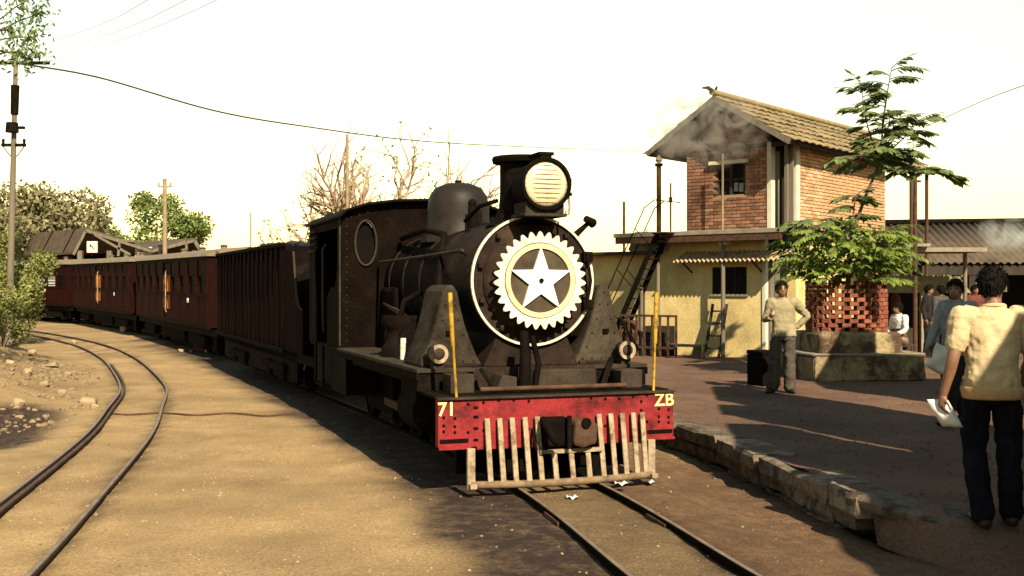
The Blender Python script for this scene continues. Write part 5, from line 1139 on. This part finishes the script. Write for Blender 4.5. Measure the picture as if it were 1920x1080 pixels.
smoke('smoke', 'thin grey smoke drifting from the flue across the gable of the brick cabin', at(1322, 242, 24.2), (1.6, .6, 1.0), 7.0, (.36, .33, .29), 3.1, 1.9)
smoke('smoke', 'pale smoke blowing across the corrugated shed roof at the photo edge', at(1890, 440, 28.5), (1.0, .7, .55), 3.2, (.80, .84, .80), 8.4, 1.3)
smoke('smoke', 'wisp of grey smoke rising from the mouth of the flue pipe', at(1262, 268, 25.9), (.42, .35, .50), 8.0, (.40, .37, .33), 1.7, 3.0)
# ------------------------------------------------------------------ people (local: facing -y, metres, feet on z = 0)
WR = bpy.data.textures.new('folds', 'CLOUDS'); WR.noise_scale = .11; WR.noise_depth = 2
def remeshed(b, name, m, parent, vox, smooth_it=4, folds=0):
    o = bpy.data.objects.new(name, b.mesh(name)); C.objects.link(o)
    r_ = o.modifiers.new('r', 'REMESH'); r_.mode = 'VOXEL'; r_.voxel_size = vox; r_.use_smooth_shade = True
    s_ = o.modifiers.new('s', 'SMOOTH'); s_.iterations = smooth_it; s_.factor = .5
    if folds: dm = o.modifiers.new('d', 'DISPLACE'); dm.texture = WR; dm.strength = folds; dm.mid_level = .45; dm.texture_coords = 'LOCAL'
    me = bpy.data.meshes.new_from_object(o.evaluated_get(bpy.context.evaluated_depsgraph_get())); me.name = name
    bpy.data.objects.remove(o); me.materials.clear(); me.materials.append(M[m]); me.shade_smooth()
    o = bpy.data.objects.new(name, me); C.objects.link(o); o.parent = parent; return o
def limb(b, pts, rs, n=12):
    pts = [Vector(p) for p in pts]; b.tube(catmull_3(pts, 4), interp(rs, 4), n)
    for p, r_ in zip(pts, rs): b.ball(p, r_ * .99, 12, 8)
def interp(rs, per):
    out = []
    for a, c in zip(rs, rs[1:]): out += [a + (c - a) * k / per for k in range(per)]
    return out + [rs[-1]]
def loft(b, rings, n=20):
    "rings: (x, y, z, rx, ry)"
    V = []
    for x, y, z, rx, ry in rings:
        for k in range(n):
            t = 2 * math.pi * k / n; c_, s_ = math.cos(t), math.sin(t); V.append((x + rx * math.copysign(abs(c_) ** .85, c_), y + ry * math.copysign(abs(s_) ** .85, s_), z))
    m_ = len(rings)
    b.add(V, [(i * n + k, i * n + (k + 1) % n, (i + 1) * n + (k + 1) % n, (i + 1) * n + k) for i in range(m_ - 1) for k in range(n)] + [tuple(range(n))[::-1], tuple((m_ - 1) * n + k for k in range(n))])
def hand(b, w_, d, curl, n_, sc_=1.0):
    "palm and five fingers from wrist w_ along d; n_ points out of the palm, curl bends the fingers"
    w_, d, n_ = Vector(w_), Vector(d).normalized(), Vector(n_).normalized(); s = d.cross(n_).normalized(); n_ = s.cross(d).normalized()
    limb(b, [w_, w_ + d * .03 * sc_, w_ + d * .075 * sc_], [.024 * sc_, .028 * sc_, .026 * sc_])
    for k, L in enumerate((.068, .078, .074, .058)):
        p = w_ + d * .08 * sc_ + s * (.027 - .018 * k) * sc_; q = [p - d * .03 * sc_, p]; dd = d.copy(); ax = curl
        for f_ in (.42, .33, .25): dd = (dd * math.cos(ax) + n_ * math.sin(ax)).normalized(); q.append(q[-1] + dd * L * f_ * sc_)
        limb(b, q, [.0095 * sc_, .0095 * sc_, .009 * sc_, .008 * sc_, .007 * sc_], 8)
    p = w_ + d * .025 * sc_ + s * .024 * sc_; limb(b, [p, p + (s * .7 + d * .7 + n_ * .3) * .035 * sc_, p + (s * .6 + d * 1.3 + n_ * .7) * .05 * sc_], [.011 * sc_, .010 * sc_, .008 * sc_], 8)
def person(label, loc, rz, J, shirt, pants, group=None, vox=.012, H=1.0, sleeve='short', head=(0, 0), hem=None, tuck=True, shoes='shoe', flare=0):
    t = thing('person', label, 'person', loc, rz, group); t.scale = (H, H, H)
    j = dict(pel=(0, 0, .90), che=(0, 0, 1.24), hL=(.095, 0, .88), hR=(-.095, 0, .88), kL=(.10, -.02, .48), kR=(-.10, -.02, .48), aL=(.105, .02, .085), aR=(-.105, .02, .085), sL=(.185, 0, 1.37), sR=(-.185, 0, 1.37), eL=(.235, .02, 1.10), eR=(-.235, .02, 1.10), wL=(.25, -.06, .86), wR=(-.25, -.06, .86), hc=(0, -.01, 1.565), dL=(0, -.1, -1), dR=(0, -.1, -1), pnL=(-1, 0, 0), pnR=(1, 0, 0), cL=.35, cR=.35, tL=(0, -1, 0), tR=(0, -1, 0)); j.update(J)
    v = {k: Vector(q) if isinstance(q, tuple) else q for k, q in j.items()}
    pel, che = v['pel'], v['che']; lean = che - pel
    def tor(rings): return [(pel.x + lean.x * (z - pel.z) / lean.z, pel.y + lean.y * (z - pel.z) / lean.z + yo, z, rx, ry) for z, rx, ry, yo in rings]
    dz = che.z - 1.24
    b = MB()
    loft(b, tor([(pel.z - .06, .13, .09, 0), (pel.z + .02, .15, .10, 0), (pel.z + .14, .13, .088, 0), (1.18 + dz, .15, .098, 0), (1.30 + dz, .16, .098, 0), (1.38 + dz, .135, .075, .01), (1.425 + dz, .07, .055, .015)]))
    limb(b, [che + Vector((0, .015, .15)), (v['hc'] + che + Vector((0, .02, .17))) / 2, v['hc'] + Vector((0, .02, -.05))], [.058, .053, .055])
    hc = v['hc']; b2 = MB()
    b2.ball((0, .01, .025), (.076, .094, .085), 18, 12).ball((0, -.022, -.035), (.058, .066, .078), 16, 10).ball((0, -.035, -.085), (.034, .036, .028), 12, 8).ball((0, -.093, -.02), (.013, .020, .020), 8, 6)
    limb(b2, [(0, -.082, .018), (0, -.096, -.012)], [.009, .013], 8)
    for s in (-1, 1): b2.ball((s * .077, .012, -.008), (.011, .022, .032), 8, 6).ball((s * .031, -.078, .026), (.020, .010, .007), 8, 6)
    b2.ball((0, -.082, -.052), (.025, .010, .007), 8, 6).ball((0, -.081, -.063), (.021, .010, .007), 8, 6)
    HM = Matrix.Translation(hc) @ Matrix.Rotation(head[0], 4, 'Z') @ Matrix.Rotation(head[1], 4, 'X')
    b.add([HM @ Vector(p) for p in b2.v], b2.f)
    for s in 'LR':
        S, E, W_ = v['s' + s], v['e' + s], v['w' + s]
        limb(b, [che + (S - che) * .55 + Vector((0, 0, .03)), S, S.lerp(E, .5), E, E.lerp(W_, .35), W_], [.06, .056, .047, .040, .040, .027])
        hand(b, W_, v['d' + s], v['c' + s], v['pn' + s])
        h_, k_, a_ = v['h' + s], v['k' + s], v['a' + s]; tt = v['t' + s].normalized()
        limb(b, [h_, h_.lerp(k_, .5), k_, k_.lerp(a_, .35), a_], [.088, .075, .054, .052, .036])
        limb(b, [a_ + Vector((0, 0, -.03)) - tt * .03, a_ + tt * .07 + Vector((0, 0, -.05)), a_ + tt * .15 + Vector((0, 0, -.062))], [.036, .034, .024])
    remeshed(b, 'body', 'skin', t, vox)
    # shirt
    b = MB(); lo = .86 if tuck is False else .98
    loft(b, tor([(lo + dz * .6, .176 if not tuck else .156, .132 if not tuck else .114, 0), (.95 + dz * .7 if not tuck else 1.0 + dz * .7, .180, .136, 0), (1.04 + dz * .8, .168, .124, 0), (1.16 + dz, .172, .122, 0), (1.30 + dz, .183, .120, 0), (1.385 + dz, .155, .092, .01), (1.425 + dz, .088, .072, .015), (1.445 + dz, .066, .066, .018)]))
    for s in 'LR':
        S, E, W_ = v['s' + s], v['e' + s], v['w' + s]
        if sleeve == 'short': q = S.lerp(E, .66); limb(b, [che + (S - che) * .5 + Vector((0, 0, .04)), S, S.lerp(E, .35), q], [.078, .078, .072, .066])
        else: limb(b, [che + (S - che) * .5 + Vector((0, 0, .04)), S, S.lerp(E, .5), E, E.lerp(W_, .9)], [.076, .074, .064, .056, .042])
    o = remeshed(b, 'shirt', shirt, t, vox, 3, .034)
    if hem:
        b = MB(); loft(b, tor([(lo - .03 + dz * .6, .184, .140, 0), (lo - .02 + dz * .6, .190, .147, 0), (lo + .04 + dz * .6, .197, .153, 0), (lo + .052 + dz * .6, .188, .146, 0)])); part(b, 'shirt_hem', hem, t, 60)
    # collar
    b = MB(); cb_ = tor([(1.44 + dz, 0, 0, .016)])[0]; P = [(cb_[0] + .072 * math.cos(a), cb_[1] + .070 * math.sin(a), cb_[2] + .012 * math.sin(a)) for a in [2 * math.pi * k / 16 - math.pi / 2 for k in range(17)]]
    b.tube(P, .013, 6, False); part(b, 'collar', shirt, t, 60)
    # trousers
    b = MB(); loft(b, tor([(pel.z - .10, .155, .112, 0), (pel.z, .164, .118, 0), (pel.z + .10, .150, .108, 0), (pel.z + .12, .148, .106, 0)]))
    for s in 'LR':
        h_, k_, a_ = v['h' + s], v['k' + s], v['a' + s]; limb(b, [h_ + Vector((-.008 * (1 if s == 'L' else -1), 0, -.04)), h_.lerp(k_, .5), k_, k_.lerp(a_, .5), a_ + (a_ - k_) * -.02], [.090, .090, .080 + flare * .2, .076 + flare * .6, .074 + flare])
    remeshed(b, 'trousers', pants, t, vox, 3, .036)
    for s in 'LR':
        a_ = v['a' + s]; tt = v['t' + s].normalized(); b = MB(); limb(b, [a_ + Vector((0, 0, -.045)) - tt * .045, a_ + tt * .05 + Vector((0, 0, -.045)), a_ + tt * .13 + Vector((0, 0, -.055)), a_ + tt * .18 + Vector((0, 0, -.060))], [.040, .043, .036, .024]); remeshed(b, 'shoe', shoes, t, vox, 2)
    # hair, eyes
    b = MB(); n, m_ = 22, 14; V = []
    for i in range(m_ + 1):
        ph = math.pi * i / m_
        for k in range(n):
            a = 2 * math.pi * k / n; d = Vector((math.sin(ph) * math.cos(a), math.sin(ph) * math.sin(a), math.cos(ph))); front = max(0, -d.y)
            cut = d.z < (-.80 + 1.45 * front + (.25 if abs(d.x) > .7 else 0)); r_ = 1.0 if not cut else .80
            jt = 1 + .05 * mnoise.noise(d * 5 + Vector((loc[0], 0, 0))); V.append(HM @ (Vector((0, .012, .022)) + Vector((d.x * .093, d.y * .112, d.z * .108)) * r_ * jt))
    b.add(V, [(i * n + k, i * n + (k + 1) % n, (i + 1) * n + (k + 1) % n, (i + 1) * n + k) for i in range(m_) for k in range(n)]); 
    gh = random.Random(int(loc[0] * 100))
    for q in range(900):
        d = rv3(gh); front = max(0, -d.y)
        if d.z < (-.85 + 1.45 * front + (.2 if abs(d.x) > .75 else 0)): continue
        tn = (Vector((0, .35, -1)) - d * Vector((0, .35, -1)).dot(d)); tn = (tn + rv3(gh) * .35).normalized()
        p0 = Vector((0, .012, .022)) + Vector((d.x * .092, d.y * .111, d.z * .107)); leaf(b, HM @ p0, (HM.to_3x3() @ (tn + d * .25)).normalized(), HM.to_3x3() @ d, gh.uniform(.022, .05), .012)
    part(b, 'hair', 'hair', t, 80)
    b = MB()
    for s in (-1, 1): b.v, b.f = b.v, b.f; q = MB().ball((s * .031, -.080, .012), (.011, .007, .006), 8, 6); b.add([HM @ Vector(p) for p in q.v], q.f)
    part(b, 'eyes', 'hair', t, 60)
    b = MB()
    for s in (-1, 1): q = MB().tube([(s * .014, -.092, .034), (s * .034, -.087, .040), (s * .052, -.074, .034)], .005, 5); b.add([HM @ Vector(p) for p in q.v], q.f)
    part(b, 'eyebrows', 'hair', t, 60)
    return t
# man walking away with papers, nearest the camera
NX, NY = 3.31, 7.72
near = person('person in a cream polo shirt and navy trousers walking away along the platform holding papers', (NX, NY, plat_z(NX, NY) + .01), R(180 - 4),
    dict(hR=(-.095, 0, .90), kR=(-.10, .02, .49), aR=(-.10, .06, .085), kL=(.10, -.05, .49), aL=(.105, .13, .085), tL=(.1, -1, .12), tR=(-.15, -1, 0),
         sL=(-.0, 0, 0), sR=(0, 0, 0), eL=(0, 0, 0), eR=(0, 0, 0)) | dict(sL=(.195, 0, 1.37), sR=(-.195, 0, 1.37), eL=(.262, .03, 1.10), wL=(.305, -.03, .855), dL=(.10, -.18, -1), eR=(-.25, -.02, 1.10), wR=(-.24, -.14, .90), dR=(0, -.5, -1), cL=.55, pnL=(-1, -.2, 0), hc=(-.01, -.02, 1.58)),
    'shirt', 'navy', vox=.007, H=1.04, head=(R(-32), R(6)), hem='shirtband', tuck=False)
near_inv = near
pm = MB(); V = []
for i in range(7):
    for k in range(4): V.append((0 + .012 * math.sin(i * .8 + k), -.06 + .13 * k / 3 - .03 * (i / 6), -.21 * i / 6 + .015 * k))
pm.add(V, [(i * 4 + k, i * 4 + k + 1, (i + 1) * 4 + k + 1, (i + 1) * 4 + k) for i in range(6) for k in range(3)])
wl_ = Matrix.Translation(near.location) @ Matrix.Rotation(R(176), 4, 'Z') @ Matrix.Scale(1.04, 4) @ Vector((.325, -.06, .795))
o = pm.build('papers', M['paper'], None, 80, loc=wl_); o.rotation_euler = (R(-20), R(-6), R(68)); o.modifiers.new('t', 'SOLIDIFY').thickness = .005; tag(o, 'white folded papers held in the hand of the person in the cream shirt', 'papers')
# man standing by the planter
FX, FY = at(1468, 735, 17.0).x, 17.0
person('person in a khaki shirt and grey trousers standing before the stone planter facing the train', (FX, FY, plat_z(FX, FY) + .005), R(-8),
    dict(pel=(.02, 0, .90), che=(-.01, 0, 1.24), hc=(-.02, -.02, 1.57), eR=(-.26, .03, 1.12), wR=(-.20, -.17, 1.14), dR=(.25, -.5, .5), cR=.9, eL=(.36, .06, 1.16), wL=(.20, .07, .99), dL=(-.8, .1, -.4), pnR=(.5, 0, .8), kR=(-.13, -.03, .48), aR=(-.16, 0, .085), kL=(.10, -.01, .48), aL=(.10, .02, .085), tR=(-.6, -1, 0), tL=(.3, -1, 0)),
    'khaki', 'greycloth', vox=.010, H=1.0, sleeve='long', tuck=False, head=(R(10), R(2)), flare=.018)
# man striding behind the near one
QX, QY = at(1795, 800, 12.9).x, 12.9
striding = person('person in a pale blue shirt and black trousers striding past behind the person in cream', (QX, QY, plat_z(QX, QY) + .005), R(-58),
    dict(kL=(.09, -.20, .50), aL=(.10, -.30, .10), kR=(-.10, -.02, .48), aR=(-.10, .26, .14), tL=(0, -1, .15), tR=(0, -1, -.3), eL=(.23, .14, 1.12), wL=(.24, .18, .88), eR=(-.24, -.08, 1.11), wR=(-.23, -.22, .92), dR=(0, -.3, -1), hc=(0, -.04, 1.57), che=(0, -.03, 1.24)),
    'blueshirt', 'blackcloth', vox=.011, sleeve='long', tuck=False, head=(R(25), 0))
wl_ = at(1772, 672, 12.55); pm2 = MB(); V = []
for i in range(7):
    for k in range(5): V.append((-.12 + .05 * k + .03 * i / 6 * (k - 2), .03 * math.sin(1.4 * k + i), .13 - .30 * i / 6))
pm2.add(V, [(i * 5 + k, i * 5 + k + 1, (i + 1) * 5 + k + 1, (i + 1) * 5 + k) for i in range(6) for k in range(4)])
o = pm2.build('cloth_bag', M['whitecloth'], None, 80, loc=wl_); o.rotation_euler = (0, R(20), R(10)); o.modifiers.new('t', 'SOLIDIFY').thickness = .05; tag(o, 'limp white cloth bag held by the striding person in pale blue', 'bag')
# waiting passengers under the shed
SIT = dict(pel=(0, 0, .48), che=(0, -.06, .82), hL=(.095, 0, .47), hR=(-.095, 0, .47), kL=(.12, -.42, .49), kR=(-.12, -.42, .49), aL=(.12, -.40, .085), aR=(-.12, -.40, .085), sL=(.185, -.05, .95), sR=(-.185, -.05, .95), eL=(.24, -.10, .70), eR=(-.24, -.10, .70), wL=(.14, -.34, .56), wR=(-.14, -.34, .56), dL=(-.2, -1, -.2), dR=(.2, -1, -.2), hc=(0, -.10, 1.15))
def seat_block(x, y, z, lab):
    t = thing('wooden_stool', lab, 'stool', (x, y, z)); part(MB().b2(-.22, .22, -.2, .2, .34, .39), 'seat', 'darkwood', t)
    for a in (-1, 1):
        for b in (-1, 1): part(MB().b2(a * .19 - .02, a * .19 + .02, b * .17 - .02, b * .17 + .02, 0, .34), 'leg', 'darkwood', t)
p = at(1690, 655, 24.0); person('person in a white shirt sitting beside the planter near the rusty pole', (p.x, 24.0, plat_z(p.x, 24)), R(-70), SIT, 'whitecloth', 'greycloth', vox=.016, sleeve='long'); seat_block(p.x, 24.05, plat_z(p.x, 24), 'low stool under the seated person in white beside the planter')
for px, Y, rz, sh, lab in ((1742, 26.5, 40, 'blackcloth', 'person in dark clothes standing just past the rusty pole'), (1764, 25.5, -150, 'greycloth', 'person in a grey shirt standing in the shade beyond the rusty pole'), (1828, 27.5, 15, 'redcloth', 'person in dull red standing under the shed, half hidden'), (1680, 28.5, 60, 'redcloth', 'person in dull red standing at the tiled stall')):
    p = at(px, 650, Y); person(lab, (p.x, Y, plat_z(p.x, Y) + .005), R(rz), dict(kL=(.10, -.06, .48), aL=(.11, -.04, .085)), sh, 'blackcloth', vox=.018, H=.98, sleeve='long', tuck=False)
# tin trunk beside the standing man
p = at(1432, 712, 18.3); tk = thing('tin_trunk', 'black tin trunk set on end next to the person in khaki', 'trunk', (p.x, 18.3, plat_z(p.x, 18.3)), R(20))
part(MB().b2(-.17, .17, -.24, .24, 0, .50), 'body', 'black', tk, bevel=.015); part(MB().b2(-.18, .18, -.25, .25, .503, .57), 'lid', 'black', tk, bevel=.02); part(MB().tube([(-.06, -.25, .36), (-.06, -.29, .34), (.06, -.29, .34), (.06, -.25, .36)], .010, 6), 'handle', 'iron', tk, 50); part(MB().b2(-.025, .025, -.262, -.25, .46, .54), 'latch', 'iron', tk)
